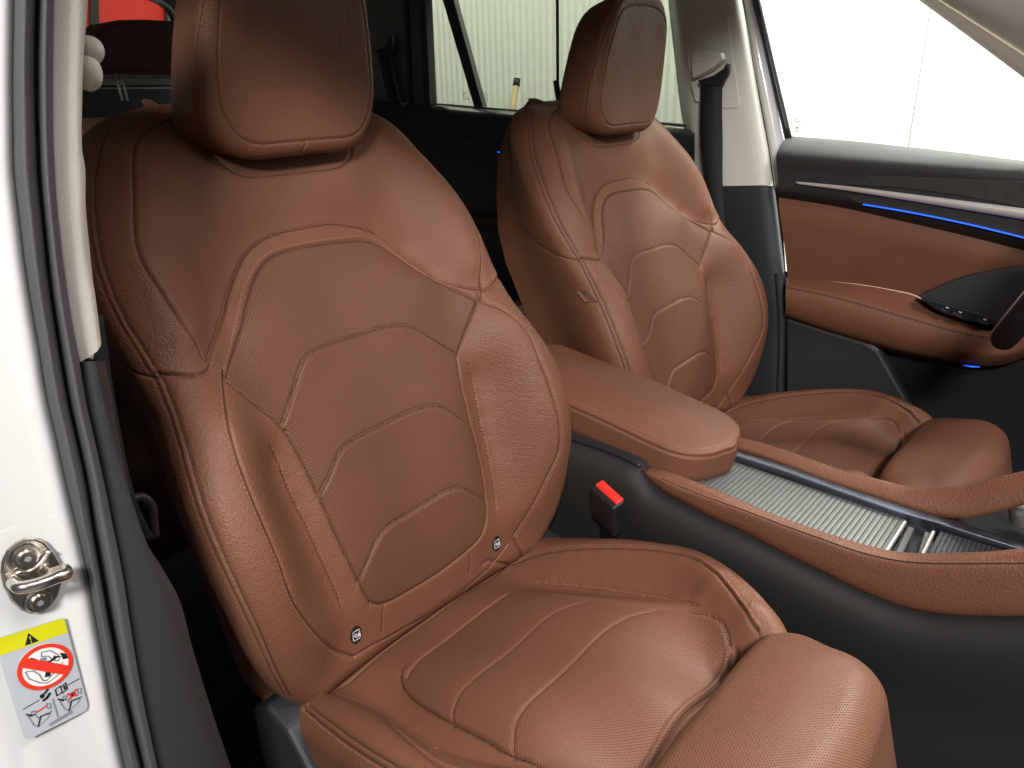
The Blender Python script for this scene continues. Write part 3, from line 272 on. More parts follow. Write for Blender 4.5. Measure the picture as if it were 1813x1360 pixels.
# ------------------------------------------------------------ materials
def newmat(name):
    m = bpy.data.materials.new(name); m.use_nodes = True; nt = m.node_tree
    return m, nt, nt.nodes['Principled BSDF']
def N(nt, t, **k):
    n = nt.nodes.new(t)
    for a, v in k.items(): setattr(n, a, v)
    return n
def math_node(nt, op, a, b=None, c=None):
    n = N(nt, 'ShaderNodeMath', operation=op)
    for i, x in enumerate((a, b, c)):
        if x is None: continue
        if isinstance(x, (int, float)): n.inputs[i].default_value = x
        else: nt.links.new(x, n.inputs[i])
    return n.outputs[0]
def leather(name, col, rough=.42, grain=420, gdist=.00035, perf=False, spec=.5, coat=0.0):
    m, nt, b = newmat(name); L = nt.links
    uv = N(nt, 'ShaderNodeUVMap').outputs[0] if perf or grain else None
    b.inputs['Roughness'].default_value = rough; b.inputs['Specular IOR Level'].default_value = spec
    n1 = N(nt, 'ShaderNodeTexNoise'); n1.inputs['Scale'].default_value = 9; n1.inputs['Detail'].default_value = 3; L.new(uv, n1.inputs['Vector'])
    mix = N(nt, 'ShaderNodeMixRGB'); mix.inputs[1].default_value = (*[c * .86 for c in col], 1); mix.inputs[2].default_value = (*[min(1, c * 1.12) for c in col], 1)
    L.new(n1.outputs[0], mix.inputs[0])
    v = N(nt, 'ShaderNodeTexVoronoi', feature='SMOOTH_F1'); v.inputs['Scale'].default_value = grain; v.inputs['Smoothness'].default_value = .6; v.inputs['Randomness'].default_value = 1
    nz = N(nt, 'ShaderNodeTexNoise'); nz.inputs['Scale'].default_value = grain * .35; L.new(uv, nz.inputs['Vector'])
    ad = N(nt, 'ShaderNodeVectorMath', operation='MULTIPLY_ADD'); L.new(nz.outputs[1], ad.inputs[0]); ad.inputs[1].default_value = (.0035, .0035, 0); L.new(uv, ad.inputs[2])
    L.new(ad.outputs[0], v.inputs['Vector'])
    inv = math_node(nt, 'MULTIPLY_ADD', v.outputs['Distance'], -1.1, 1)
    n2 = N(nt, 'ShaderNodeTexNoise'); n2.inputs['Scale'].default_value = 90; n2.inputs['Detail'].default_value = 2; L.new(uv, n2.inputs['Vector'])
    hgt = math_node(nt, 'MULTIPLY_ADD', n2.outputs[0], .8, inv)
    rr = math_node(nt, 'MULTIPLY_ADD', v.outputs['Distance'], .25, rough - .06); L.new(rr, b.inputs['Roughness'])
    colout = mix.outputs[0]
    if perf:
        s = perf
        sx = N(nt, 'ShaderNodeSeparateXYZ'); L.new(uv, sx.inputs[0])
        def cell(ox, oy):
            fx = math_node(nt, 'SUBTRACT', math_node(nt, 'FRACT', math_node(nt, 'MULTIPLY_ADD', sx.outputs[0], 1 / s, ox)), .5)
            fy = math_node(nt, 'SUBTRACT', math_node(nt, 'FRACT', math_node(nt, 'MULTIPLY_ADD', sx.outputs[1], 1 / (s * .98), oy)), .5)
            return math_node(nt, 'SQRT', math_node(nt, 'ADD', math_node(nt, 'MULTIPLY', fx, fx), math_node(nt, 'MULTIPLY', fy, fy)))
        d = math_node(nt, 'MINIMUM', cell(0, 0), cell(.5, .5))
        mr = N(nt, 'ShaderNodeMapRange', interpolation_type='SMOOTHSTEP'); mr.inputs['From Min'].default_value = .10; mr.inputs['From Max'].default_value = .22; L.new(d, mr.inputs['Value'])
        dk = N(nt, 'ShaderNodeMixRGB'); dk.inputs[1].default_value = (.050, .022, .015, 1); L.new(colout, dk.inputs[2]); L.new(mr.outputs[0], dk.inputs[0]); colout = dk.outputs[0]
        hgt = math_node(nt, 'MULTIPLY_ADD', mr.outputs[0], 2.2, hgt)
    L.new(colout, b.inputs['Base Color'])
    bp = N(nt, 'ShaderNodeBump'); bp.inputs['Strength'].default_value = 1; bp.inputs['Distance'].default_value = gdist; L.new(hgt, bp.inputs['Height']); L.new(bp.outputs[0], b.inputs['Normal'])
    if coat: b.inputs['Coat Weight'].default_value = coat; b.inputs['Coat Roughness'].default_value = .3
    return m
def plain(name, col, rough=.5, metal=0, spec=.5, noise=0, nscale=300, bump=0, bscale=900, emit=None, estr=1, coat=0, trans=0, sheen=0):
    m, nt, b = newmat(name); L = nt.links
    b.inputs['Base Color'].default_value = (*col, 1); b.inputs['Roughness'].default_value = rough; b.inputs['Metallic'].default_value = metal
    b.inputs['Specular IOR Level'].default_value = spec
    tc = N(nt, 'ShaderNodeTexCoord').outputs['Object']
    if noise:
        n = N(nt, 'ShaderNodeTexNoise'); n.inputs['Scale'].default_value = nscale; n.inputs['Detail'].default_value = 4; L.new(tc, n.inputs['Vector'])
        mx = N(nt, 'ShaderNodeMixRGB'); mx.inputs[1].default_value = (*[c * (1 - noise) for c in col], 1); mx.inputs[2].default_value = (*[min(1, c * (1 + noise)) for c in col], 1)
        L.new(n.outputs[0], mx.inputs[0]); L.new(mx.outputs[0], b.inputs['Base Color'])
    if bump:
        n = N(nt, 'ShaderNodeTexNoise'); n.inputs['Scale'].default_value = bscale; n.inputs['Detail'].default_value = 2; L.new(tc, n.inputs['Vector'])
        bp = N(nt, 'ShaderNodeBump'); bp.inputs['Distance'].default_value = bump; L.new(n.outputs[0], bp.inputs['Height']); L.new(bp.outputs[0], b.inputs['Normal'])
    if emit: b.inputs['Emission Color'].default_value = (*emit, 1); b.inputs['Emission Strength'].default_value = estr
    if coat: b.inputs['Coat Weight'].default_value = coat; b.inputs['Coat Roughness'].default_value = .05
    if sheen: b.inputs['Sheen Weight'].default_value = sheen
    return m
def glass_tint(name, tint, mirror=.06):
    m, nt, b = newmat(name); nt.nodes.remove(b); L = nt.links; out = nt.nodes['Material Output']
    t = N(nt, 'ShaderNodeBsdfTransparent'); t.inputs[0].default_value = (*tint, 1); g = N(nt, 'ShaderNodeBsdfGlossy'); g.inputs['Roughness'].default_value = .02
    mx = N(nt, 'ShaderNodeMixShader'); mx.inputs[0].default_value = mirror * .5; L.new(t.outputs[0], mx.inputs[1]); L.new(g.outputs[0], mx.inputs[2]); L.new(mx.outputs[0], out.inputs[0])
    return m
BR = (.174, .072, .040)
M = dict(
 leather=leather('brown_leather', BR, .50, 430, .00050, spec=.42),
 smooth=leather('smooth_brown_leather', BR, .56, 650, .00014, spec=.4),
 perf=leather('perforated_leather', tuple(c * .92 for c in BR), .50, 650, .00020, spec=.4, perf=.0047),
 perffine=leather('finely_perforated_leather', BR, .48, 650, .00020, spec=.42, perf=.0037),
 seam=plain('seam_shade_and_thread', (.030, .012, .008), .7),  # dark colour stands in for the shade in seams; also dark stitch thread
 thread=plain('tan_thread', (.36, .17, .10), .6),
 black=plain('black_grained_plastic', (.019, .019, .0195), .52, bump=.0004, bscale=1100, spec=.35),
 satin=plain('satin_black', (.015, .016, .018), .40, spec=.4),
 slate=plain('slate_plastic', (.026, .028, .032), .55, bump=.0003, bscale=900),
 beige=plain('grey_beige_trim', (.64, .63, .57), .55, bump=.0003, bscale=1200, noise=.03),
 rubber=plain('grey_rubber_seal', (.085, .088, .090), .75, bump=.0004, bscale=700, spec=.3, noise=.08, nscale=40),
 paint=plain('white_paint', (.66, .67, .66), .30, coat=.9, bump=.0001, bscale=260, noise=.015, nscale=15),
 steel=plain('brushed_steel', (.62, .58, .53), .24, metal=1, noise=.10, nscale=60),
 chrome=plain('satin_chrome', (.72, .71, .69), .30, metal=.6),
 slat=plain('shutter_slats', (.13, .135, .128), .46, metal=.35, noise=.04, nscale=200),
 slatdark=plain('dark_shutter_slats', (.030, .032, .038), .38, spec=.5),
 rail=plain('dark_blue_metal', (.095, .105, .135), .32, metal=.8, noise=.15, nscale=350),
 wood=plain('dark_grained_inlay', (.030, .029, .028), .42, noise=.5, nscale=60, bump=.0002, bscale=400),
 belt=plain('belt_webbing', (.016, .019, .022), .7, bump=.0003, bscale=1400, spec=.3),
 red=plain('red_plastic', (.78, .035, .025), .38),
 blue=plain('blue_light_strip', (.02, .06, .4), .4, emit=(.02, .14, 1.0), estr=1.3),
 white=plain('white_print', (.8, .8, .78), .5),
 ink=plain('black_print', (.012, .012, .012), .5),
 grey=plain('label_grey', (.45, .49, .54), .35), yellow=plain('label_yellow', (.62, .62, .01), .4), redink=plain('label_red', (.72, .04, .02), .4), inkgrey=plain('grey_print', (.22, .24, .27), .5),
 knurl=plain('knurled_metal', (.5, .49, .46), .3, metal=.8), matte=plain('matte_black_panel', (.024, .024, .0235), .62, spec=.25, bump=.0003, bscale=1100),
 carpet=plain('dark_carpet', (.020, .020, .022), .9, bump=.002, bscale=500, noise=.4, nscale=600),
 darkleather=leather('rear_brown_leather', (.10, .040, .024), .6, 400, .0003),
 glass=glass_tint('clear_side_glass', (.96, .98, .96)), privacy=glass_tint('tinted_glass', (.56, .585, .53)),
 redpaint=plain('red_tarpaulin', (.70, .02, .012), .4, noise=.25, nscale=6), concrete=plain('garage_floor', (.28, .27, .26), .6, noise=.15, nscale=8),
 panel=plain('white_wall_panel', (.74, .75, .70), .5, noise=.03, nscale=4),
 broomwood=plain('pale_wood', (.50, .36, .20), .6), lining=plain('light_headliner', (.42, .40, .36), .9),
)
# ------------------------------------------------------------ objects
def tag(o, label=None, cat=None, group=None, kind=None):
    if label: o['label'] = label
    if cat: o['category'] = cat
    if group: o['group'] = group
    if kind: o['kind'] = kind
    return o
def empty(name, loc, label=None, cat=None, group=None):
    o = bpy.data.objects.new(name, None); o.location = loc; o.empty_display_size = .1; S.collection.objects.link(o)
    tag(o, label, cat, group); return o
def link(name, me, mats, parent=None):
    o = bpy.data.objects.new(name, me); S.collection.objects.link(o)
    for m in (mats if isinstance(mats, (list, tuple)) else [mats]): me.materials.append(m)
    if parent is not None:
        o.parent = parent; l = Vector((0, 0, 0)); p = parent
        while p is not None: l += p.location; p = p.parent
        me.transform(Matrix.Translation(-l))          # parents are only ever translated
    return o
def mesh_np(name, V, Q, mats, parent=None, uv=None, normals=None, mi=None, extra=None, smooth=True):
    """V (n,3); Q (m,4) quads; uv per vertex; extra: list of ngons"""
    me = bpy.data.meshes.new(name); V = np.asarray(V, float); Q = np.asarray(Q, int)
    faces = Q.tolist() + (extra or [])
    me.from_pydata(V.tolist(), [], faces)
    if smooth: me.polygons.foreach_set('use_smooth', [True] * len(me.polygons))
    if uv is not None:
        ul = me.uv_layers.new(name='UVMap'); li = np.empty(len(me.loops), int); me.loops.foreach_get('vertex_index', li)
        ul.data.foreach_set('uv', np.asarray(uv, float)[li].ravel())
    if mi is not None: me.polygons.foreach_set('material_index', list(mi) + [0] * len(extra or []))
    me.update()
    if normals is not None: me.normals_split_custom_set_from_vertices(normals.tolist())
    return link(name, me, mats, parent)
def cr(y, t, x):
    """catmull-rom style interpolation of rows y (k,...) at knots t"""
    y = np.asarray(y, float); x = np.clip(x, t[0], t[-1]); h = np.diff(t); sh = (-1,) + (1,) * (y.ndim - 1)
    dl = np.diff(y, axis=0) / h.reshape(sh)
    m = np.concatenate([dl[:1], (dl[:-1] * h[1:].reshape(sh) + dl[1:] * h[:-1].reshape(sh)) / (h[1:] + h[:-1]).reshape(sh), dl[-1:]]) if len(h) > 1 else np.concatenate([dl, dl])
    i = np.clip(np.searchsorted(t, x) - 1, 0, len(h) - 1); u = ((x - t[i]) / h[i]).reshape(sh); hh = h[i].reshape(sh)
    return (2*u**3-3*u**2+1)*y[i] + (u**3-2*u**2+u)*hh*m[i] + (-2*u**3+3*u**2)*y[i+1] + (u**3-u**2)*hh*m[i+1]
def resample(P, n, smooth=True):
    P = np.asarray(P, float); t = np.r_[0, np.cumsum(np.linalg.norm(np.diff(P, axis=0), axis=1))]
    x = np.linspace(0, t[-1], n)
    return cr(P, t, x) if smooth and len(P) > 2 else np.stack([np.interp(x, t, P[:, k]) for k in range(P.shape[1])], -1)
def grid_obj(name, G, mat, parent=None, flip=False, thick=0, uvs=None, closed=False):
    n, m = G.shape[:2]; I = np.arange(n * m).reshape(n, m)
    if closed: I = np.concatenate([I, I[:1]], 0)
    Q = np.stack([I[:-1, :-1], I[:-1, 1:], I[1:, 1:], I[1:, :-1]], -1).reshape(-1, 4)
    if flip: Q = Q[:, ::-1]
    du = np.r_[0, np.cumsum(np.linalg.norm(np.diff(G[n // 2], axis=0), axis=1))]; dv = np.r_[0, np.cumsum(np.linalg.norm(np.diff(G[:, m // 2], axis=0), axis=1))]
    uv = np.stack(np.meshgrid(du, dv), -1).reshape(-1, 2)
    o = mesh_np(name, G.reshape(-1, 3), Q, mat, parent, uv=uv)
    if thick:
        md = o.modifiers.new('solid', 'SOLIDIFY'); md.thickness = thick; md.offset = -1
    return o
def loft(name, rows, mat, parent=None, n=60, m=None, axis=1, across=4, flip=False, thick=0, smooth_rows=True, byx=False):
    """rows: lists of (px,py,depth along axis) or of 3D points; surface through them"""
    R = []
    for r in rows:
        P = [on(a, b, axis, c) for a, b, c in r] if axis is not None else [np.array(q, float) for q in r]
        R.append(resample(np.array(P), n))
    R = np.array(R); t = np.r_[0, np.cumsum(np.linalg.norm(np.diff(R, axis=0), axis=-1).mean(1))]
    x = np.concatenate([np.linspace(t[i], t[i + 1], across, endpoint=False) for i in range(len(t) - 1)] + [[t[-1]]])
    G = cr(R, t, x) if (smooth_rows and len(R) > 2) else np.stack([[np.interp(x, t, R[:, j, k]) for k in range(3)] for j in range(n)], 0).transpose(2, 0, 1)
    return grid_obj(name, G, mat, parent, flip, thick)
def plate(name, pts, mat, parent=None, axis=1, val=None, thick=.01, direction=None, bevel=.0015, three=False):
    """closed outline of picture points on a plane, given a thickness away from the viewer"""
    P = [np.array(p, float) for p in pts] if three else [on(p[0], p[1], axis, p[2] if len(p) > 2 else val) for p in pts]
    n = len(P); d = np.zeros(3)
    if direction is None: d[axis] = thick if axis == 1 else -thick
    else: d = np.array(direction, float) * thick
    V = P + [p + d for p in P]
    c = sum(P) / n; nn = sum((np.cross(P[i] - c, P[(i + 1) % n] - c) for i in range(n)), np.zeros(3))
    top = list(range(n)); fl = nn @ d > 0
    faces = [top[::-1] if fl else top, [i + n for i in (top if fl else top[::-1])]]
    for i in range(n):
        j = (i + 1) % n; f = [i, j, j + n, i + n]; faces.append(f if fl else f[::-1])
    me = bpy.data.meshes.new(name); me.from_pydata([tuple(v) for v in V], [], faces); me.update()
    o = link(name, me, mat, parent)
    if bevel:
        b = o.modifiers.new('bevel', 'BEVEL'); b.width = bevel; b.segments = 2; b.limit_method = 'ANGLE'; b.angle_limit = .6
    return o
def tube(name, P, r, mat, parent=None, seg=10, n=None, closed=False, flat=None, cap=True):
    P = np.array(P, float)
    if n: P = resample(P, n)
    k = len(P); r = np.broadcast_to(np.array(r, float), (k,)) if np.ndim(r) == 0 or len(np.atleast_1d(r)) == k else np.interp(np.linspace(0, 1, k), np.linspace(0, 1, len(r)), r)
    T = np.gradient(P, axis=0)
    if closed: T = np.roll(P, -1, 0) - np.roll(P, 1, 0)
    T /= np.linalg.norm(T, axis=1, keepdims=True)
    a = np.cross(T[0], [0, 0, 1.]); 
    if np.linalg.norm(a) < .1: a = np.cross(T[0], [1., 0, 0])
    V = []; 
    for i in range(k):
        a = a - T[i] * (a @ T[i]); a /= np.linalg.norm(a); b = np.cross(T[i], a)
        for s in range(seg):
            th = 2 * math.pi * s / seg; V.append(P[i] + r[i] * (math.cos(th) * a * (flat or 1) + math.sin(th) * b))
    Q = []
    for i in range(k if closed else k - 1):
        for s in range(seg):
            j = (i + 1) % k; Q.append([i * seg + s, i * seg + (s + 1) % seg, j * seg + (s + 1) % seg, j * seg + s])
    ex = [] if (closed or not cap) else [list(range(seg))[::-1], [(k - 1) * seg + s for s in range(seg)]]
    return mesh_np(name, V, Q, mat, parent, extra=ex)
def box(name, c, ax, half, mat, parent=None, bevel=.002, seg=3):
    """box at c with axes ax (3 vectors) and half sizes"""
    ax = [np.array(a, float) / np.linalg.norm(a) for a in ax]; c = np.array(c, float)
    V = [c + sx * half[0] * ax[0] + sy * half[1] * ax[1] + sz * half[2] * ax[2] for sx in (-1, 1) for sy in (-1, 1) for sz in (-1, 1)]
    Fc = [[0, 1, 3, 2], [4, 6, 7, 5], [0, 4, 5, 1], [2, 3, 7, 6], [0, 2, 6, 4], [1, 5, 7, 3]]
    if np.cross(ax[0], ax[1]) @ ax[2] < 0: Fc = [f[::-1] for f in Fc]
    me = bpy.data.meshes.new(name); me.from_pydata([tuple(v) for v in V], [], Fc); me.update()
    o = link(name, me, mat, parent)
    if bevel:
        b = o.modifiers.new('bevel', 'BEVEL'); b.width = bevel; b.segments = seg
        me.polygons.foreach_set('use_smooth', [True] * 6)
        w = o.modifiers.new('wn', 'WEIGHTED_NORMAL')
    return o
def joined(name, objs, parent=None):
    """evaluate modifiers and join several pieces of ONE part into one mesh"""
    dg = bpy.context.evaluated_depsgraph_get(); V = []; Fc = []; mi = []; mats = []; sm = []
    for o in objs:
        me = o.evaluated_get(dg).to_mesh(); b = len(V); mw = Matrix.Identity(4); p = o
        while p is not None: mw = Matrix.Translation(p.location) @ mw; p = p.parent
        V += [tuple(mw @ v.co) for v in me.vertices]
        for q in me.polygons:
            Fc.append([i + b for i in q.vertices]); m = o.data.materials[q.material_index]
            if m not in mats: mats.append(m)
            mi.append(mats.index(m)); sm.append(q.use_smooth)
        o.evaluated_get(dg).to_mesh_clear()
    me = bpy.data.meshes.new(name); me.from_pydata(V, [], Fc); me.polygons.foreach_set('material_index', mi); me.polygons.foreach_set('use_smooth', sm); me.update()
    for o in objs: bpy.data.objects.remove(o)
    return link(name, me, mats, parent)
# ------------------------------------------------------------ upholstery: seams, regions, stitches
def seam_dist(P, Q, pts, reach):
    """distance and signed side from grid points to a polyline (p,q)"""
    pts = np.asarray(pts, float); sh = P.shape; d = np.full(sh, 9.); sg = np.zeros(sh)
    lo, hi = pts.min(0) - reach, pts.max(0) + reach
    m = (P > lo[0]) & (P < hi[0]) & (Q > lo[1]) & (Q < hi[1]); x = np.stack([P[m], Q[m]], -1); dm = np.full(len(x), 9.); sm = np.zeros(len(x))
    for a, b in zip(pts[:-1], pts[1:]):
        ab = b - a; l2 = ab @ ab
        if l2 < 1e-12: continue
        t = np.clip(((x - a) @ ab) / l2, 0, 1); e = x - a - t[:, None] * ab; dd = np.hypot(e[:, 0], e[:, 1])
        s = (ab[0] * (x[:, 1] - a[1]) - ab[1] * (x[:, 0] - a[0])) / np.sqrt(l2) / np.maximum(dd, 1e-6)
        k = dd < dm - 1e-7; dm[k] = dd[k]; sm[k] = s[k]
    d[m] = dm; sg[m] = sm
    return d, sg
def inside(P, Q, poly):
    poly = np.asarray(poly, float); c = np.zeros(P.shape, bool); n = len(poly)
    lo, hi = poly.min(0), poly.max(0); m = (P >= lo[0]) & (P <= hi[0]) & (Q >= lo[1]) & (Q <= hi[1]); x, y = P[m], Q[m]; r = np.zeros(len(x), bool)
    for i in range(n):
        a, b = poly[i], poly[(i + 1) % n]
        if abs(b[1] - a[1]) < 1e-12: continue
        r ^= ((a[1] > y) != (b[1] > y)) & (x < (b[0] - a[0]) * (y - a[1]) / (b[1] - a[1]) + a[0])
    c[m] = r; return c
def smooth_line(pts, n=3):
    P = np.array(pts, float)
    for _ in range(n):
        if len(P) > 4: P[1:-1] = .25 * P[:-2] + .5 * P[1:-1] + .25 * P[2:]
    return P
class Cover:
    def __init__(s, sk):
        s.sk = sk; s.X = sk.xyz(); s.N = grid_normals(s.X, sk.W); s.D = np.zeros(s.X.shape[:2]); s.flip = (np.cross([0, 1., 0], sk.V) @ sk.W) < 0
    def groove(s, pts, depth=.0022, width=.0017, puff=.0012, pw=.009):
        puff *= .6; d, _ = seam_dist(s.sk.p, s.sk.q, pts, .04); s.D -= depth * np.exp(-(d / width) ** 2) + puff * np.exp(-d / pw)
    def step(s, pts, side, h, L, gauss=False, fade=None):
        d, g = seam_dist(s.sk.p, s.sk.q, pts, L * 5)
        f = np.exp(-(d / L) ** 2) if gauss else np.exp(-d / L)
        s.D += h * f * np.clip(g * side, 0, 1)
    def bead(s, pts, h=.0016, width=.0016):
        d, _ = seam_dist(s.sk.p, s.sk.q, pts, .03); s.D += h * np.exp(-(d / width) ** 2)
    def wrinkle(s, amp, seed, scale=30):
        r = np.random.RandomState(seed); w = 0
        for _ in range(14):
            k = r.normal(0, scale, 2); w = w + np.sin(s.sk.p * k[0] + s.sk.q * k[1] + r.uniform(0, 6.3))
        s.D += amp * w / 4
    def finish(s):
        s.X = s.X + s.N * s.D[..., None]; s.N = grid_normals(s.X, s.sk.W)
        # grid axes for lookups
        s.rq = s.sk.vc + s.sk.sb
    def locate(s, p, q):
        sk = s.sk; r = np.interp(q, s.rq, np.arange(len(s.rq))); vc = np.clip(q, sk.v0, sk.v1); U = sk.half(vc)
        ca = np.where(sk.sa == 0)[0]; a = np.clip(p / U, -1, 1); c = np.interp(a, sk.a[ca], ca)
        ex = np.maximum(np.abs(p) - U, 0); er = sk.sa[ca[-1] + 1:]
        e = np.interp(ex, np.r_[0, er], np.arange(len(er) + 1)); c = np.where(p > 0, c + e, c - e)
        r0 = np.clip(r.astype(int), 0, s.X.shape[0] - 2); c0 = np.clip(c.astype(int), 0, s.X.shape[1] - 2); fr, fc = (r - r0)[:, None], (c - c0)[:, None]
        def bl(A): return (A[r0, c0] * (1 - fr) * (1 - fc) + A[r0 + 1, c0] * fr * (1 - fc) + A[r0, c0 + 1] * (1 - fr) * fc + A[r0 + 1, c0 + 1] * fr * fc)
        return bl(s.X), bl(s.N)
    def stitches(s, pts, off=0.0, pitch=.0052, length=.0036, w=.0006, out=None, lift=.0001):
        P = resample(np.array(pts), 300, False); T = np.gradient(P, axis=0); T /= np.maximum(np.linalg.norm(T, axis=1, keepdims=True), 1e-9)
        P = P + off * np.stack([-T[:, 1], T[:, 0]], -1)
        t = np.r_[0, np.cumsum(np.linalg.norm(np.diff(P, axis=0), axis=1))]
        n = int(t[-1] / pitch)
        if n < 2: return
        c = np.arange(n) * pitch + pitch / 2
        f = lambda x: s.locate(np.interp(x, t, P[:, 0]), np.interp(x, t, P[:, 1]))
        A, NA = f(c - length / 2); Bm, NM = f(c); Bq, NB = f(c + length / 2)
        for i in range(n):
            a, b, m = A[i] + NM[i] * lift, Bq[i] + NM[i] * lift, Bm[i] + NM[i] * (w + lift)
            d = b - a; l = np.linalg.norm(d)
            if l < 1e-5 or l > .02: continue
            sd = np.cross(d / l, NM[i]) * w
            k = len(out[0]); out[0].extend([a - NM[i] * w * .5, m - sd, m + sd, b - NM[i] * w * .5, m + NM[i] * w * .5, Bm[i] - NM[i] * w])
            out[1].extend([[k, k + 4, k + 1], [k, k + 2, k + 4], [k + 3, k + 1, k + 4], [k + 3, k + 4, k + 2]])
    def split(s, regions, parent, default, cap=True):
        """regions: list of (name, mask on faces, material); rest -> default"""
        n, m = s.X.shape[:2]; I = np.arange(n * m).reshape(n, m)
        Q = np.stack([I[:-1, :-1], I[:-1, 1:], I[1:, 1:], I[1:, :-1]], -1).reshape(-1, 4)
        if s.flip: Q = Q[:, ::-1]
        A = s.X.reshape(-1, 3)[Q]; area = np.linalg.norm(np.cross(A[:, 2] - A[:, 0], A[:, 3] - A[:, 1]), axis=1); good = area > 1e-10
        left = good.copy(); V = s.X.reshape(-1, 3); NN = s.N.reshape(-1, 3); UV = np.stack([s.sk.p, s.sk.q], -1).reshape(-1, 2) + .5
        made = []
        for name, mk, mat in regions + [(default[0], None, default[1])]:
            f = left if mk is None else (left & mk.ravel()); left = left & ~f
            q = Q[f]
            if len(q) == 0: continue
            ids, inv = np.unique(q, return_inverse=True)
            ex = None
            vv, nn_, uu = V[ids], NN[ids], UV[ids]
            if mk is None and cap:
                b = np.r_[I[0, :-1], I[:-1, -1], I[-1, :0:-1], I[:0:-1, 0]][::4]; k = len(vv); vv = np.r_[vv, V[b]]; nn_ = np.r_[nn_, np.tile(-s.sk.W, (len(b), 1))]; uu = np.r_[uu, UV[b]]
                e = list(range(k, k + len(b))); ex = [e if s.flip else e[::-1]]
            made.append(mesh_np(name, vv, inv.reshape(q.shape), mat, parent, uv=uu, normals=nn_, extra=ex))
        return made
    def facemask(s, poly):
        c = lambda A: .25 * (A[:-1, :-1] + A[1:, :-1] + A[:-1, 1:] + A[1:, 1:])
        return inside(c(s.sk.p), c(s.sk.q), poly)
class PadCover(Cover):
    def __init__(s, sk): s.sk = sk; s.X = sk.xyz(); s.D = np.zeros(s.X.shape[:2]); s.norm()
    def norm(s):
        A = np.concatenate([s.X[-2:-1], s.X, s.X[1:2]], 0); n = np.cross(A[2:] - A[:-2], np.gradient(s.X, axis=1)); n /= np.maximum(np.linalg.norm(n, axis=-1, keepdims=True), 1e-12)
        if n[0, 20] @ s.sk.W < 0: n = -n; s.flip = False
        else: s.flip = True
        n[:, 0] = s.sk.W; s.N = n
    def finish(s): s.X = s.X + s.N * s.D[..., None]; s.norm()
    def locate(s, p, q):
        P, Q = s.sk.p.ravel(), s.sk.q.ravel(); i = np.array([int(np.argmin((P - a) ** 2 + (Q - b) ** 2)) for a, b in zip(p, q)])
        return s.X.reshape(-1, 3)[i], s.N.reshape(-1, 3)[i]
    def split(s, regions, parent, default):
        n, m = s.X.shape[:2]; I = np.arange(n * m).reshape(n, m); Q = np.stack([I[:-1, :-1], I[:-1, 1:], I[1:, 1:], I[1:, :-1]], -1).reshape(-1, 4)
        A = s.X.reshape(-1, 3)[Q]; nq = np.cross(A[:, 2] - A[:, 0], A[:, 3] - A[:, 1]); good = np.linalg.norm(nq, axis=1) > 1e-10; left = good.copy(); made = []
        if (nq[good] * s.N.reshape(-1, 3)[Q[good][:, 0]]).sum() < 0: Q = Q[:, ::-1]
        V, NN, UV = s.X.reshape(-1, 3), s.N.reshape(-1, 3), np.stack([s.sk.p, s.sk.q], -1).reshape(-1, 2) + .5
        for name, mk, mat in regions + [(default[0], None, default[1])]:
            f = left if mk is None else left & mk.ravel(); left = left & ~f; ids, inv = np.unique(Q[f], return_inverse=True); vv, nn_, uu, ex = V[ids], NN[ids], UV[ids], None
            if mk is None: k = len(vv); ring = s.X[:-1, -1][::3]; vv = np.r_[vv, ring]; nn_ = np.r_[nn_, np.tile(-s.sk.W, (len(ring), 1))]; uu = np.r_[uu, np.zeros((len(ring), 2))]; ex = [list(range(k, k + len(ring)))]
            made.append(mesh_np(name, vv, inv.reshape(-1, 4), mat, parent, uv=uu, normals=nn_, extra=ex))
        return made
    def whole(s, name, mat, parent):
        n, m = s.X.shape[:2]; I = np.arange(n * m).reshape(n, m); Q = np.stack([I[:-1, :-1], I[:-1, 1:], I[1:, 1:], I[1:, :-1]], -1).reshape(-1, 4)
        A = s.X.reshape(-1, 3)[Q]; nq = np.cross(A[:, 2] - A[:, 0], A[:, 3] - A[:, 1]); good = np.linalg.norm(nq, axis=1) > 1e-10; Q = Q[good]
        if (nq[good] * s.N.reshape(-1, 3)[Q[:, 0]]).sum() < 0: Q = Q[:, ::-1]
        V = s.X.reshape(-1, 3); k = len(V); ring = s.X[:-1, -1][::3]; e = list(range(k, k + len(ring)))
        return mesh_np(name, np.r_[V, ring], Q, mat, parent, uv=np.r_[np.stack([s.sk.p, s.sk.q], -1).reshape(-1, 2), np.zeros((len(ring), 2))] + .5, normals=np.r_[s.N.reshape(-1, 3), np.tile(-s.sk.W, (len(ring), 1))], extra=[e])
def seam_tube(cov, pts, out, r=.0006, lift=.0001, n=None):  # thin dark strip laid in a seam as its painted shadow line
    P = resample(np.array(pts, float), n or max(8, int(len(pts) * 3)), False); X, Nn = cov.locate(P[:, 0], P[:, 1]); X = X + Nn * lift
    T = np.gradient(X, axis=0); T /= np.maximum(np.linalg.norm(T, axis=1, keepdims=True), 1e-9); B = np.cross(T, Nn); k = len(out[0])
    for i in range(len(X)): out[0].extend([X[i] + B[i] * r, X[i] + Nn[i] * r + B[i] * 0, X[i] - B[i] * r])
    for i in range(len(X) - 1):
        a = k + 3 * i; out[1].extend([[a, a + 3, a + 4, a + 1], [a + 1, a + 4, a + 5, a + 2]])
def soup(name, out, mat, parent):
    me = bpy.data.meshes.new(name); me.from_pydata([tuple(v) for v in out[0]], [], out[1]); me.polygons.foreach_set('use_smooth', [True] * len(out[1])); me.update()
    return link(name, me, mat, parent)
SB, SH, SC = SEAMS['back'], SEAMS['head'], SEAMS['cush']
STEP = .0016
seat = empty('front_seat', (0, 0, 0), 'nearer brown leather front seat with two small round child seat tags low on its backrest', 'car seat', 'front seats')
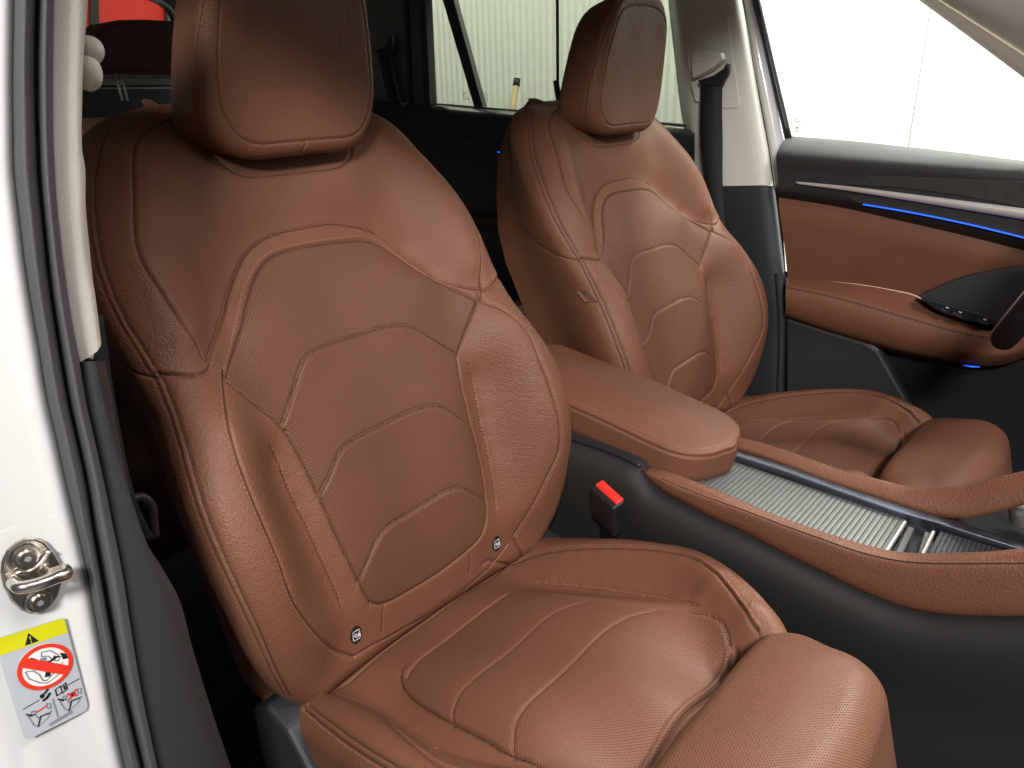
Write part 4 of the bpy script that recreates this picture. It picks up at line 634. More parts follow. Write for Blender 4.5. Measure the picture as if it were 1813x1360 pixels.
# --- backrest
bk = Cover(make_back(STEP)); thr = ([], [])
sm = lambda k: smooth_line(SB[k], 1)
bk.wrinkle(.0003, 3)
# hollow of the shoulder panel above the arch, raised border under it
bk.step(SB['dome'], 1, -.0045, .026, gauss=True)
bk.step(SB['dome'], -1, .0022, .012)
for k in ('dome', 'insert_top'): bk.groove(sm(k), .0028, .0017, .0012)
for k in ('insert_side_r1', 'insert_side_r2', 'insert_side_l1', 'insert_side_l2', 'insert_bottom'): bk.groove(sm(k), .0026, .0016, .0014)
for k in ('bolster_l', 'bolster_r'): bk.groove(sm(k), .0022, .0017, .0012, .007)
for k in ('tip_l', 'tip_r'): bk.step(SB[k], 1, .002, .010); bk.groove(SB[k], .0028, .0018, .001)
for k in ('arm_l', 'arm_r', 'flap'): bk.groove(sm(k), .0022, .0015, .0012, .006)
for k in ('split_l', 'split_r', 'tip_r2'): bk.groove(SB[k], .0014, .0013, .0004)
outl = smooth_line([(-.160, .668), (-.1746, .6590), (-.1980, .6403), (-.2150, .6110), (-.2310, .5720), (-.2440, .5360), (-.2520, .5072), (-.2545, .4782), (-.2525, .4514), (-.2485, .4212), (-.2480, .3821), (-.2520, .3518), (-.2598, .3215), (-.2668, .2937), (-.2719, .2659), (-.2736, .2378), (-.2722, .2081), (-.2686, .1777), (-.2636, .1443), (-.2573, .1062), (-.2484, .0626), (-.238, .03)], 2); outl[:, 0] -= .006 * np.clip((outl[:, 1] - .39) / .05, 0, 1); outr = outl * np.array([-1, 1])
for o_ in (outl, outr):
    bk.groove(o_, .0016, .0013, .0006); s_ = -1 if o_[0][0] < 0 else 1
    bk.groove(o_ + np.array([s_ * .0060, 0]), .0014, .0012, .0); bk.bead(o_ + np.array([s_ * .0030, 0]), .0005, .0018)
sds = [np.array([(-.254, .392), (-.285, .410), (-.315, .434), (-.345, .458), (-.375, .478)]) * [k_, 1] for k_ in (1, -1)]
for q_ in sds: bk.groove(q_, .0022, .0014, .0006)
bot = sm('bottom_piping'); bk.groove(bot, .002, .0015, .0008)
for k, h, w in (('chev1', .0034, .022), ('chev2', .0034, .022), ('chev3', .0030, .02)):
    bk.groove(smooth_line(SB[k], 1), .0022, .0024, .001, .008); bk.step(smooth_line(SB[k], 1), -1, h, w)
for k, sd in (('slit_l', 1), ('slit_r', -1)):
    pass
for k, side in (('slit_l', -1), ('slit_r', 1)):
    bk.groove(SB[k], .0016, .0015, .0); bk.step(SB[k], side, .0010, .016)
bk.finish()
ins = [list(x) for k in ('insert_top', 'insert_side_r1', 'insert_side_r2', 'insert_bottom', 'insert_side_l2', 'insert_side_l1') for x in SB[k]]
dome = [list(x) for x in SB['dome']]
shoulder = [[-.10, .72]] + [list(x) for x in SB['arm_l']] + [list(x) for x in SB['tip_l'][::-1][:1]] + dome + [list(x) for x in SB['arm_r'][::-1]] + [[.185, .655], [.12, .72]]
band = dome + [[.2, .385], [.192, .374]] + [list(x) for x in SB['insert_top'][::-1]] + [[-.192, .374], [-.2, .39]]
flap = [list(x) for x in SB['flap']] + [[.09, .75], [-.09, .75]]
bolL = [list(x) for x in SB['bolster_l']] + [[-.115, .004], [-.08, .055]] + [list(x) for x in SB['insert_side_l2']] + [list(x) for x in SB['insert_side_l1']]
bolR = [list(x) for x in SB['bolster_r']] + [[.08, .055]] + [list(x) for x in SB['insert_side_r2'][::-1]] + [list(x) for x in SB['insert_side_r1'][::-1]]
lowstrip = [[-.13, -.002], [.13, -.002], [.13, .06], [-.13, .06]]
bk.split([('center_insert', bk.facemask(ins), M['perf']), ('headrest_collar', bk.facemask(flap), M['smooth']), ('shoulder_panel', bk.facemask(shoulder), M['smooth']),
          ('insert_border', bk.facemask(band), M['smooth']), ('side_bolster', bk.facemask(bolL), M['leather']), ('side_bolster', bk.facemask(bolR), M['leather']),
          ('lower_strip', bk.facemask(lowstrip), M['smooth'])], seat, ('backrest_cover', M['leather']))
bk.stitches(sm('insert_top'), .0055, out=thr); bk.stitches(sm('bolster_l'), -.005, out=thr); bk.stitches(sm('bolster_r'), .005, out=thr)
for k, s_ in (('arm_l', 1), ('arm_r', -1)):
    bk.stitches(sm(k), .006, pitch=.0048, length=.003, w=.0005, out=thr); bk.stitches(sm(k), -.006, pitch=.0048, length=.003, w=.0005, out=thr)
sea = ([], [])
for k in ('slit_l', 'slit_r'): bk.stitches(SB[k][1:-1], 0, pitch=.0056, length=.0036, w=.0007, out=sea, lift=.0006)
# --- headrest
hd = PadCover(make_head(STEP)); face = [list(x) for x in SH['far_face']]
f_ = np.array(face); f_ = f_[(f_[:, 1] > .61) | (np.abs(f_[:, 0]) < .09)]
loop = np.array([(-.1000, .655), (-.1005, .67), (-.0985, .69), (-.0955, .71), (-.0915, .732), (-.086, .752), (-.079, .769), (-.067, .783), (-.046, .791), (0, .795)])
lowl = np.array([(0, .6085), (-.03, .6085), (-.056, .6078), (-.070, .6108), (-.081, .6165), (-.090, .627), (-.0965, .638), (-.0992, .6465)])
half = np.concatenate([lowl, loop]); hr_ = (half * [-1, 1])[::-1][1:]; hr_[:, 0] += .0055 * np.clip((hr_[:, 0] - .05) / .04, 0, 1); ring = np.concatenate([half, hr_])
hd.wrinkle(.0004, 9); hd.groove(ring, .0020, .0014, .0009, .008)
side = smooth_line([(-.118, .60), (-.130, .635)] + [tuple(x) for x in SH['side_l'][::-1]] + [(-.104, .775), (-.088, .803), (-.06, .822), (0, .832)], 4); sider = side * [-1, 1]
for q_ in (side, sider): hd.groove(q_, .0016, .0013, .0008, .006)
hd.groove([(0, .609), (-.002, .600), (-.004, .590)], .0014, .0013, .0004)
hd.finish()
hface, hr = hd.split([('headrest_face', hd.facemask(ring), M['leather'])], seat, ('headrest', M['leather'])); hface.parent = hr
hd.stitches(side, -.004, out=thr)
for s_ in (-.055, .055): tube('headrest_post', [(-.30, s_, .90), (-.325, s_, 1.02)], .006, M['satin'], hr)
# --- cushion
K = Cover(make_cush(STEP)); K.wrinkle(.0002, 5)
mir = lambda pts: [(-x, y) for x, y in pts]
padr = smooth_line([(.0995, .030)] + [q for q in SC['pad_r'] if q[1] > .10], 4); padl_ = smooth_line(mir(padr.tolist()), 0)
pl = [q for q in SC['pad_l'] if q[1] < .25]; padl = smooth_line(pl[2:] + [q for q in padl_.tolist() if q[1] > .262], 2)
rear = smooth_line([(-.1045, .040), (-.095, .030), (-.083, .0286)] + SC['pad_rear'][4:-6] + [(.0995, .0265)], 2)
crease = [(-.118, .3440), (0, .3475), (.118, .3440)]
for q_ in (padr, padl, rear): K.groove(q_, .0026, .0017, .0018, .010)
K.step(padr, 1, .003, .03); K.step(padl, -1, .003, .03)
K.groove([(x, y + .004) for x, y in crease], .0045, .004, .003, .012); K.bead([(x, y - .004) for x, y in crease], .0022, .0022)
bolr = smooth_line([q for q in SC['bol_r'] if q[1] > -.04] + [(.135, .372)], 2)
boll = smooth_line([(-.172, -.02)] + [q for q in SC['bol_l'] if q[1] > .0] + [(-q[0], q[1]) for q in bolr.tolist() if q[1] > .235], 2)
rearb = [(-.170, -.018), (-.165, -.03), (-.15, -.038), (0, -.045), (.15, -.045), (.185, -.04)]
for q_ in (bolr, boll, rearb): K.groove(q_, .0026, .0017, .0014, .008)
K.bead(bolr + np.array([.004, 0]), .0010, .0018)
cor = smooth_line([(.212, .0), (.2225, .05), (.2275, .10), (.2325, .15), (.236, .19), (.234, .23), (.225, .27), (.207, .31), (.190, .338), (.172, .362)], 2); col_ = cor * [-1, 1]
for q_, s_ in ((cor, 1), (col_, -1)): K.groove(q_, .0024, .0014, .0006); K.groove(q_ + np.array([s_ * .006, 0]), .0024, .0014, .0004); K.bead(q_ + np.array([s_ * .003, 0]), .001, .0016)
for k in ('line1', 'line2'): K.groove(smooth_line(SC[k], 3), .0016, .0019, .0014, .009)
SC['slit_r'] = smooth_line(SC['slit_r'], 12).tolist()
for q_ in (SC['slit_r'], SC['slit_l'] + mir([x for x in SC['slit_r'] if x[1] > .15])): K.groove(q_, .0022, .0016, .0006, .008)
K.step(SC['slit_r'], -1, .002, .012)
for k in ('split_l', 'split_r'): K.groove([q for q in SC[k] if q[1] > -.045], .0012, .0012, .0004)
K.finish()
pad = rear.tolist() + padr.tolist() + [(.1, .3475), (0, .3478), (-.1, .3475)] + padl[::-1].tolist()
inner = [tuple(x) for x in boll.tolist()] + [(0, .38)] + bolr[::-1].tolist() + rearb[::-1]
K.split([('cushion_insert', K.facemask(pad), M['perffine']), ('cushion_inner', K.facemask(inner), M['smooth'])], seat, ('cushion_cover', M['leather']), cap=True)
K.stitches(bolr, -.0045, out=thr); K.stitches(boll, -.004, out=thr); K.stitches(SC['slit_r'][2:], 0, out=thr, lift=.0008); K.stitches(col_, .008, out=thr)
for k in ('line1', 'line2'): K.stitches(smooth_line(SC[k], 3), 0, pitch=.0045, length=.003, w=.0004, out=thr, lift=.0003)
soup('stitching', thr, M['thread'], seat)
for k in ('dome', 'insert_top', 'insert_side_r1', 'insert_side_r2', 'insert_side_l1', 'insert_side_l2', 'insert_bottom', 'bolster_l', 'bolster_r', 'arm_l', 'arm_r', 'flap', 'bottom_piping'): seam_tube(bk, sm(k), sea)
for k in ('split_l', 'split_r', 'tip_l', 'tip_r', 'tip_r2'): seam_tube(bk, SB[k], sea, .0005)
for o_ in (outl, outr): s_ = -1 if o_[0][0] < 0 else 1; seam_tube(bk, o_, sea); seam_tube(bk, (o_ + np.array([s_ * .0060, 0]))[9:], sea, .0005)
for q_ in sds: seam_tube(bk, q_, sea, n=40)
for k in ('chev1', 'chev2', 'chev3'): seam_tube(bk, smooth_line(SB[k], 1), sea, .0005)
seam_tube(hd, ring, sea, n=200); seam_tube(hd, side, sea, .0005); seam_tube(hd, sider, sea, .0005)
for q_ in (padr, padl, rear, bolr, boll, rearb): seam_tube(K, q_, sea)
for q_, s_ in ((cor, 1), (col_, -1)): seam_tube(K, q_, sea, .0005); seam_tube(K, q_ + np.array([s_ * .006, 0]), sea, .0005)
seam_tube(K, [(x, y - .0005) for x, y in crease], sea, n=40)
soup('seam_shade_and_stitches', sea, M['seam'], seat)  # strips paint shade into the seams; the slit dashes are real stitches
# --- thigh extension
Ex = PadCover(make_ext(STEP)); Ex.wrinkle(.0003, 8, 25); Ex.finish(); Ex.whole('thigh_extension', M['perffine'], seat)
# --- plastic base and hinge covers
def side_cover(sgn):
    y = sgn * .245
    pts = [(.03, y, .31), (.0, y, .345), (-.04, y, .355), (-.075, y, .33), (-.08, y, .26), (-.05, y, .18), (.25, y, .15), (.36, y, .20), (.36, y, .27), (.14, y, .25), (.07, y, .28)]
    return plate('hinge_cover', pts, M['slate'], seat, three=True, thick=.035, direction=(0, -sgn, 0), bevel=.006)
side_cover(-1); side_cover(1)
box('seat_base', (.16, 0, .20), ((math.cos(.2), 0, math.sin(.2)), (0, 1, 0), (-math.sin(.2), 0, math.cos(.2))), (.20, .20, .06), M['black'], seat, .01)
for s_ in (-.2, .2): box('floor_rail', (.1, s_, .08), ((1, 0, 0), (0, 1, 0), (0, 0, 1)), (.3, .02, .04), M['satin'], seat, .004)
# --- copy: the farther seat
FO = Vector((-.0246, .74, -.0203))
far = empty('front_seat', FO, 'farther brown leather front seat by the steering wheel, half in shadow', 'car seat', 'front seats')
for ch in list(seat.children):
    c = ch.copy(); S.collection.objects.link(c); c.parent = far
    for g in list(ch.children):
        d = g.copy(); S.collection.objects.link(d); d.parent = c
# --- child seat tags on the near seat
def round_tag(pq):
    X, Nn = bk.locate(np.array([pq[0]]), np.array([pq[1]])); X, Nn = X[0], Nn[0]
    up = bk.sk.V - Nn * (bk.sk.V @ Nn); up /= np.linalg.norm(up); rt = np.cross(up, Nn)
    def disc(r0, z0, z1, r1, n=32):
        V = [X + Nn * z0 + r0 * (math.cos(a) * rt * .8 + math.sin(a) * up * 1.15) for a in np.linspace(0, 2 * math.pi, n, endpoint=False)] + [X + Nn * z1 + r1 * (math.cos(a) * rt * .8 + math.sin(a) * up * 1.15) for a in np.linspace(0, 2 * math.pi, n, endpoint=False)]
        return mesh_np('isofix_tag', V, [[i, (i + 1) % n, n + (i + 1) % n, n + i] for i in range(n)], M['satin'], seat, extra=[list(range(n, 2 * n))], smooth=False)
    t = disc(.0112, -.002, .0010, .0104)
    o = ([], [])
    def seg(pts, w=.0006, closed=False):
        P = [X + Nn * .0014 + rt * a + up * b for a, b in pts]
        if closed: P.append(P[0])
        for a, b in zip(P[:-1], P[1:]):
            d = (b - a) / np.linalg.norm(b - a); sd = np.cross(d, Nn) * w; a2, b2 = a - d * w * .7, b + d * w * .7; k = len(o[0])
            o[0].extend([a2 - sd, b2 - sd, b2 + sd, a2 + sd, a2 - sd - Nn * .0006, b2 - sd - Nn * .0006, b2 + sd - Nn * .0006, a2 + sd - Nn * .0006])
            o[1].extend([[k, k + 1, k + 2, k + 3][::-1], [k, k + 4, k + 5, k + 1], [k + 1, k + 5, k + 6, k + 2], [k + 2, k + 6, k + 7, k + 3], [k + 3, k + 7, k + 4, k]])
    q = .0052; c_ = .0012
    seg([(-q + c_, -q - .001), (q - c_, -q - .001), (q, -q), (q, q), (q - c_, q + .001), (-q + c_, q + .001), (-q, q), (-q, -q)], .00055, True)
    seg([(-.0028, .0032), (-.0024, .0), (-.0012, -.0022), (.001, -.0026), (.0032, -.0024)], .0007)
    seg([(-.0006, .0022), (.0002, .0002), (.0016, -.0002), (.003, .0006)], .0008)
    seg([(.0038, .0036), (.0038, -.003)], .0005)
    soup('seat_symbol', o, M['white'], t)
for pq in SB['tags']: round_tag(pq)
# --- small fabric tag on the far seat's outer seam
TX, TN = bk.locate(np.array([-.290, -.271, -.268, -.287]), np.array([.338, .335, .312, .315])); TX = TX + TN * .0015 + np.array(FO)
X1, X2, X3, X4 = TX; nrm = TN.mean(0)
plate('airbag_tag', [X1, X2, X3, X4], plain('brown_fabric_tag', (.10, .045, .03), .8), far, three=True, direction=tuple(nrm), thick=.0012, bevel=0)
o_ = ([], [])
for i in range(6):
    f0 = .08 + i * .15; a = X1 * (1 - f0) + X4 * f0; b = X1 * (1 - f0 - .09) + X4 * (f0 + .09); e = (X2 - X1) * .28; a2, b2 = a + (X2 - X1) * .10, b + (X2 - X1) * .10; k = len(o_[0])
    o_[0].extend([v + nrm * .0016 for v in (a2, a2 + e, b2 + e, b2)]); o_[1].append([k, k + 1, k + 2, k + 3])
soup('tag_lettering', o_, M['thread'], far)
# ------------------------------------------------------------ the car
body = empty('car', (-.2, .37, .1), 'white car with brown and black cabin, seen through its open near doorway', 'car')
# ------------------------------------------------------------ centre console
con = empty('center_console', (.2, .37, .1), 'black centre console between the seats with brown leather rails and a ribbed roller shutter', 'console')
def byx(P, xs, dep):
    P = np.array(P, float); return [(x, float(np.interp(x, P[:, 0], P[:, 1])), d) for x, d in zip(xs, dep)]
xs = [1138, 1150, 1170, 1209, 1250, 1310, 1384, 1450, 1531, 1600, 1678, 1751, 1813, 1900]
T_ = [(1138,826),(1170,830),(1209,843),(1250,859),(1273,867),(1310,884),(1384,915),(1450,938),(1505,955),(1560,972),(1600,977),(1641,978),(1700,977),(1751,975),(1813,969),(1900,955)]
M_ = [(1138,829),(1141,835),(1189,856),(1250,880),(1310,901),(1384,929),(1420,942),(1480,963),(1531,980),(1604,995),(1678,998),(1813,997),(1900,988)]
L_ = [(1138,832),(1151,850),(1160,860),(1209,887),(1250,909),(1310,936),(1365,965),(1420,992),(1480,1021),(1531,1045),(1586,1067),(1641,1081),(1715,1087),(1813,1087),(1900,1076)]
mid = [(x, np.interp(x, *np.array(M_).T) * .42 + np.interp(x, *np.array(L_).T) * .58) for x in xs]
in1 = [(x, np.interp(x, *np.array(T_).T) + 3) for x in xs]
rows = [byx([(x, y + 22) for x, y in T_], xs, [.300] * 14), byx(in1, xs, [.290] * 14), byx([(x, y + 1.5) for x, y in T_], xs, [.279] * 14), byx([(x, y + 9) for x, y in T_], xs, [.266] * 14), byx(M_, xs, [.262, .259] + [.256] * 12),
        byx(M_, xs, [.263, .259] + [.2555] * 12), byx(mid, xs, [.262, .256] + [.252] * 12), byx(L_, xs, [.262, .258] + [.256] * 12), byx([(x, y + 6) for x, y in L_], xs, [.268] * 14)]
rail_near = loft('leather_rail', rows, M['leather'], con, n=160, across=6)
g = [on(x, y, 1, .2545) for x, y, _ in byx(M_, xs[2:], [0] * 12)]
tube('rail_seam', [p + np.array([0, .0004, 0]) for p in g], .0007, M['seam'], rail_near, seg=6, n=120)
# far rail
FT = [(1279,766),(1299,771),(1384,795),(1494,834),(1560,850),(1600,860),(1653,865),(1705,861),(1772,844),(1813,835),(1900,810)]
FB = [(1279,787),(1329,801),(1400,826),(1457,849),(1568,885),(1641,907),(1680,913),(1715,913),(1760,903),(1813,889),(1900,862)]
x2 = [1279, 1310, 1384, 1450, 1500, 1560, 1600, 1653, 1705, 1772, 1813, 1900]
up1 = [(x, y + 26) for x, y in FT]
loft('leather_rail', [byx([(x, y + 20) for x, y in FT], x2, [.500] * 12), byx([(x, y + 2) for x, y in FT], x2, [.490] * 12), byx(FT, x2, [.478] * 12), byx([(x, .6 * a + .4 * b) for (x, a, _), (_, b, _) in zip(byx(FT, x2, x2), byx(FB, x2, x2))], x2, [.466] * 12), byx(FB, x2, [.458] * 12), byx([(x, y + 5) for x, y in FB], x2, [.460] * 12)], M['leather'], con, n=120, across=6)
# metal rail beside the shutter
R1 = [(1272,788),(1384,822),(1494,862),(1586,892),(1641,908),(1715,930),(1813,962),(1880,985)]
R2 = [(1268,800),(1384,838),(1494,877),(1586,908),(1641,923),(1715,946),(1813,977),(1880,1000)]
x3 = [1270, 1384, 1494, 1586, 1641, 1715, 1813, 1880]
def zplane(px, py, dz=0): return onp(px, py, (.178, .31, .471 + dz), (.0837, 0, 1))
def ztop(P, dz): return [zplane(a, b, dz) for a, b, _ in byx(P, x3, x3)]
loft('metal_rail', [[p - np.array([0, 0, .008]) for p in ztop(R1, .004)], ztop(R1, .007), ztop([(a, b + 3) for a, b in R1], .0085), ztop([(a, b - 3) for a, b in R2], .0085), ztop(R2, .006), [p + np.array([0, 0, -.02]) for p in ztop(R2, .004)]], M['rail'], con, n=80, across=3, axis=None, smooth_rows=False)
# well around the shutter, shutter slats
def cbox(name, x0, x1, y0, y1, z0, z1, mat, bevel=.003, parent=con): return box(name, ((x0 + x1) / 2, (y0 + y1) / 2, (z0 + z1) / 2), ((1, 0, 0), (0, 1, 0), (0, 0, 1)), ((x1 - x0) / 2, (y1 - y0) / 2, (z1 - z0) / 2), mat, parent, bevel)
loft('storage_well', [[zplane(a, b, -.012) for a, b in ((1195, 835), (1285, 858), (1400, 900), (1520, 950), (1640, 1000), (1800, 1020))], [zplane(a, b, -.010) for a, b in ((1262, 790), (1384, 828), (1494, 868), (1641, 914), (1730, 942), (1850, 985))]], M['satin'], con, axis=None, n=20)
A0, A1, B0, B1 = zplane(1213, 852), zplane(1273, 808), zplane(1571, 975), zplane(1604, 921)
def slats(name, a0, a1, b0, b1, n, mat):
    V, Q = [], []
    prof = [(0, -.0020), (.02, -.0002), (.10, .0002), (.5, .0004), (.90, .0002), (.98, -.0002), (1, -.0020)]
    for i in range(n):
        for f, h in prof:
            t = (i + .015 + f * .97) / n; k = len(V); p, q = a0 + (b0 - a0) * t, a1 + (b1 - a1) * t
            V += [p + np.array([0, -.03, h]), q + np.array([0, 0, h])]
            if f: Q.append([k - 2, k - 1, k + 1, k])
    return mesh_np(name, V, [q[::-1] for q in Q], mat, con, smooth=False)
slats('roller_shutter', A0, A1, B0, B1, 39, M['slat'])
ax = (B0 - A0) / np.linalg.norm(B0 - A0); ay = (B1 - B0) / np.linalg.norm(B1 - B0)
def hbar(name, p, q, w, h, mat, dz): 
    c = (p + q) / 2 + np.array([0, 0, dz]); e = np.linalg.norm(q - p) / 2
    return box(name, c, ((q - p), ax, np.cross(ax, (q - p) / np.linalg.norm(q - p))), (e, w, h), mat, con, .0016)
hbar('shutter_handle', zplane(1562, 992), zplane(1601, 930), .0022, .0045, M['chrome'], .003)
hbar('shutter_lip', zplane(1582, 1000), zplane(1613, 935), .0042, .002, M['slat'], .0)
hbar('shutter_lip', zplane(1625, 1004), zplane(1643, 944), .0042, .002, M['slat'], .0)
hbar('shutter_handle', zplane(1626, 1000), zplane(1651, 948), .0022, .0045, M['chrome'], .003)
C0, C1, D0, D1 = zplane(1640, 990), zplane(1664, 940), zplane(1880, 1080), zplane(1890, 1010)
slats('roller_shutter', C0, C1, D0, D1, 26, M['slatdark'])
# glossy wedge in front of the armrest and hinge block
loft('trim_wedge', [[zplane(a, b, .004) for a, b in ((1203, 851), (1216, 838), (1240, 821))], [zplane(a, b, .004) for a, b in ((1207, 853), (1225, 846), (1276, 809))]], M['chrome'], con, axis=None, n=8)
# side walls of the console
SW = [(900,740),(1000,775),(1064,797),(1100,812),(1127,824),(1140,838),(1152,853),(1165,866),(1185,878),(1209,891),(1250,912),(1310,940),(1420,996),(1531,1049),(1586,1071),(1641,1085),(1715,1091),(1813,1091),(1900,1080)]
top = [on(a, b, 1, .262) for a, b in SW]; low = [np.array([p[0], .268, .10]) for p in top]
md_ = [np.array([p[0], .263, p[2] * .55 + .045]) for p in top]; top0 = [p + np.array([0, .02, .001]) for p in top]
loft('side_wall', [top0, top, md_, low], M['matte'], con, axis=None, n=120, across=8, flip=True)
loft('side_wall', [[np.array([p[0], .74 - p[1], p[2] - .01]) for p in top], [np.array([p[0], .74 - p[1], p[2]]) for p in low]], M['black'], con, axis=None, n=40)
tube('edge_bead', [on(a, b, 1, .2605) for a, b in ((960, 757), (1016, 779), (1064, 795), (1110, 813), (1134, 826))], .0022, M['satin'], con, n=30)
pl_ = [on(a, b, 1, .261) for a, b in ((1722, 1098), (1830, 1098), (1830, 1165), (1790, 1137))]
plate('speaker_grille', pl_, M['black'], con, three=True, direction=(0, 1, 0), thick=.004)
cbox('console_core', -.25, .16, .275, .465, .30, .485, M['satin'], .01)
cbox('console_rear', -.32, -.02, .285, .455, .12, .50, M['black'], .02)
plate('front_panel', [zplane(a, b, .0) for a, b in ((1660, 915), (1720, 918), (1813, 893), (1860, 880), (1860, 985), (1813, 962))], M['matte'], con, three=True, direction=(0, 0, -1), thick=.01)
# rotary knob at the picture's right edge
kc = onp(1822, 906, (.45, .42, .475), (0, 0, 1)); knob = []
def ringed(name, c, prof, mat, parent, seg=48, axis=(-.25, 0, 1), rib=0):
    a = np.array(axis, float); a /= np.linalg.norm(a); u = np.cross(a, (0, 1, 0)); u /= np.linalg.norm(u); v = np.cross(a, u); V = []; Q = []
    for r, h in prof:
        for s_ in range(seg):
            rr = r * (1 + (rib if s_ % 2 else 0)); th = 2 * math.pi * s_ / seg; V.append(c + a * h + rr * (math.cos(th) * u + math.sin(th) * v))
    for i in range(len(prof) - 1):
        for s_ in range(seg): Q.append([i * seg + s_, i * seg + (s_ + 1) % seg, (i + 1) * seg + (s_ + 1) % seg, (i + 1) * seg + s_])
    return mesh_np(name, V, Q, mat, parent, extra=[[(len(prof) - 1) * seg + s_ for s_ in range(seg)]])
kn = ringed('rotary_knob', kc, [(.022, -.012), (.022, .0), (.0215, .014)], M['knurl'], con, 80, rib=-.03)
ringed('knob_ring', kc, [(.0235, .014), (.0245, .016), (.0245, .019), (.022, .0215), (.016, .0205)], M['chrome'], kn)
# ------------------------------------------------------------ armrest lid
AF = frame((0, .372, .548), -7.0)
ar = PadCover(Pad([(0, -.1, .007), (0, .0, .007), (0, .1, .005), (0, .19, -.003), (.04, -.1, .005), (.04, .1, .003), (.076, -.1, 0), (.070, .1, -.001)], 1e-4, round_outline(.077, .070, -.17, .196, .015, .056, .007), .013, .024, .028, .0018, AF)); ar.wrinkle(.0003, 12)
ar.bead(ar.sk.ring(.011), .0016, .0022); ar.groove(ar.sk.ring(.0155), .0022, .0013, .0006)
ar.finish(); to = ([], [])
arm = empty('armrest_lid', (-.1, .37, .50), 'brown leather armrest lid on the console with a stitched edge', 'armrest')
ar.whole('lid_cover', M['leather'], arm)
ar.stitches(ar.sk.ring(.004), 0, out=to); soup('stitching', to, M['thread'], arm)
# ------------------------------------------------------------ seat belt buckle
bu = empty('seat_belt_buckle', (.1, .215, .3), 'black seat belt buckle with a red release button standing beside the console', 'buckle')
P0, P1, P2 = onp(1052, 858, (.1, .215, .475), (0, 1, 0)), onp(1091, 894, (.1, .205, .455), (0, 1, 0)), onp(1068, 849, (.1, .229, .475), (0, 1, 0))
e1 = P1 - P0; e1n = e1 / np.linalg.norm(e1); e2 = P2 - P0; e2 -= e1n * (e2 @ e1n); e2n = e2 / np.linalg.norm(e2); e3 = np.cross(e1n, e2n); e3 = e3 if e3[2] > 0 else -e3
cen = P0 + e1 / 2 + e2 / 2; h1, h2 = np.linalg.norm(e1) / 2, np.linalg.norm(e2) / 2
box('release_button', cen - e3 * .006, (e1n, e2n, e3), (h1 * .97, h2 * .9, .007), M['red'], bu, .002)
box('button_ridge', cen - e3 * .0 - e2n * h2 * .25, (e1n, e2n, e3), (h1 * .62, h2 * .32, .0022), M['red'], bu, .001)
box('buckle_housing', cen - e3 * .035 - e2n * .004, (e1n, e2n, e3), (h1 * 1.1, h2 * 1.35, .033), M['satin'], bu, .004)
box('buckle_stalk', cen - e3 * .11 - e2n * .004, (e1n, e2n, e3), (h1 * .6, h2 * .6, .05), M['satin'], bu, .003)
# ------------------------------------------------------------ driver's door (far side)
ft = lambda P, y: [(a, b, y) for a, b in P]
def ftx(P, y, end=2400):                # the same, carried on forwards beyond the picture's edge
    (a0, b0), (a1, b1) = P[-2], P[-1]; return ft(P, y) + [(end, b1 + (b1 - b0) / (a1 - a0) * (end - a1), y)]
dr = loft('door', [ftx([(1385,480),(1600,500),(1813,540),(1980,560)], 1.11), ftx([(1385,620),(1600,650),(1813,680),(1980,700)], 1.11), ftx([(1385,900),(1600,950),(1813,1000),(1980,1010)], 1.11)], M['satin'], body, n=12)
tag(dr, label='front door with black upper trim, brown leather panel and blue light strip')
W0 = [(1397,243),(1500,251),(1607,262),(1720,275),(1813,287),(1950,305)]; W1 = [(1381,258),(1500,268),(1607,277),(1720,288),(1813,297),(1950,313)]; W2 = [(1375,275),(1500,285),(1607,293),(1720,302),(1813,310),(1950,325)]
W3 = [(1379,349),(1440,358),(1502,369),(1585,388),(1664,406),(1740,424),(1813,443),(1950,480)]
loft('upper_trim', [ftx([(a, b - 2) for a, b in W0], 1.15), ftx(W0, 1.125), ftx(W1, 1.075), ftx(W2, 1.058), ftx([(1376,300),(1500,310),(1607,318),(1720,328),(1813,337),(1950,350)], 1.057), ftx(W3, 1.075), ftx([(a, b + 3) for a, b in W3], 1.085)], M['black'], dr, n=90, across=6)
pan = [(1395,495),(1450,497),(1520,503),(1580,513),(1625,522),(1700,536),(1813,560),(1950,590)]
loft('leather_panel', [ftx([(a, b - 1) for a, b in W3], 1.079), ftx([(a, b + 12) for a, b in W3], 1.074), ftx([(1388,430),(1450,437),(1520,448),(1585,458),(1650,470),(1740,490),(1813,505),(1950,540)], 1.082), ftx(pan, 1.098)], M['smooth'], dr, n=70, across=6)
# armrest bolster of the door
a1_ = [(1393,492),(1450,496),(1520,503),(1580,513),(1625,524),(1660,545),(1720,575),(1770,590),(1813,600),(1950,620)]
a2_ = [(1392,500),(1450,508),(1520,521),(1580,536),(1630,551),(1680,566),(1730,580),(1770,588),(1813,594),(1950,600)]
a3_ = [(1391,508),(1460,522),(1540,543),(1620,566),(1680,583),(1740,596),(1770,598),(1813,590),(1950,560)]
a4_ = [(1391,530),(1460,545),(1540,568),(1620,594),(1680,610),(1740,622),(1790,620),(1813,612),(1950,575)]
a5_ = [(1391,555),(1460,577),(1540,600),(1620,622),(1680,634),(1730,638),(1790,632),(1813,625),(1950,590)]
a6_ = [(1391,562),(1460,586),(1540,610),(1600,626),(1680,640),(1730,648),(1790,642),(1813,633),(1950,600)]
loft('door_armrest', [ft(a1_, 1.10), ft(a2_, 1.060), ft(a3_, 1.036), ft(a4_, 1.030), ft(a5_, 1.040), ft(a6_, 1.066)], M['leather'], dr, n=110, across=7)
ds = ([], [])
P = resample(np.array([on(a, b, 1, 1.0345) for a, b in a3_[:-2]]), 160)
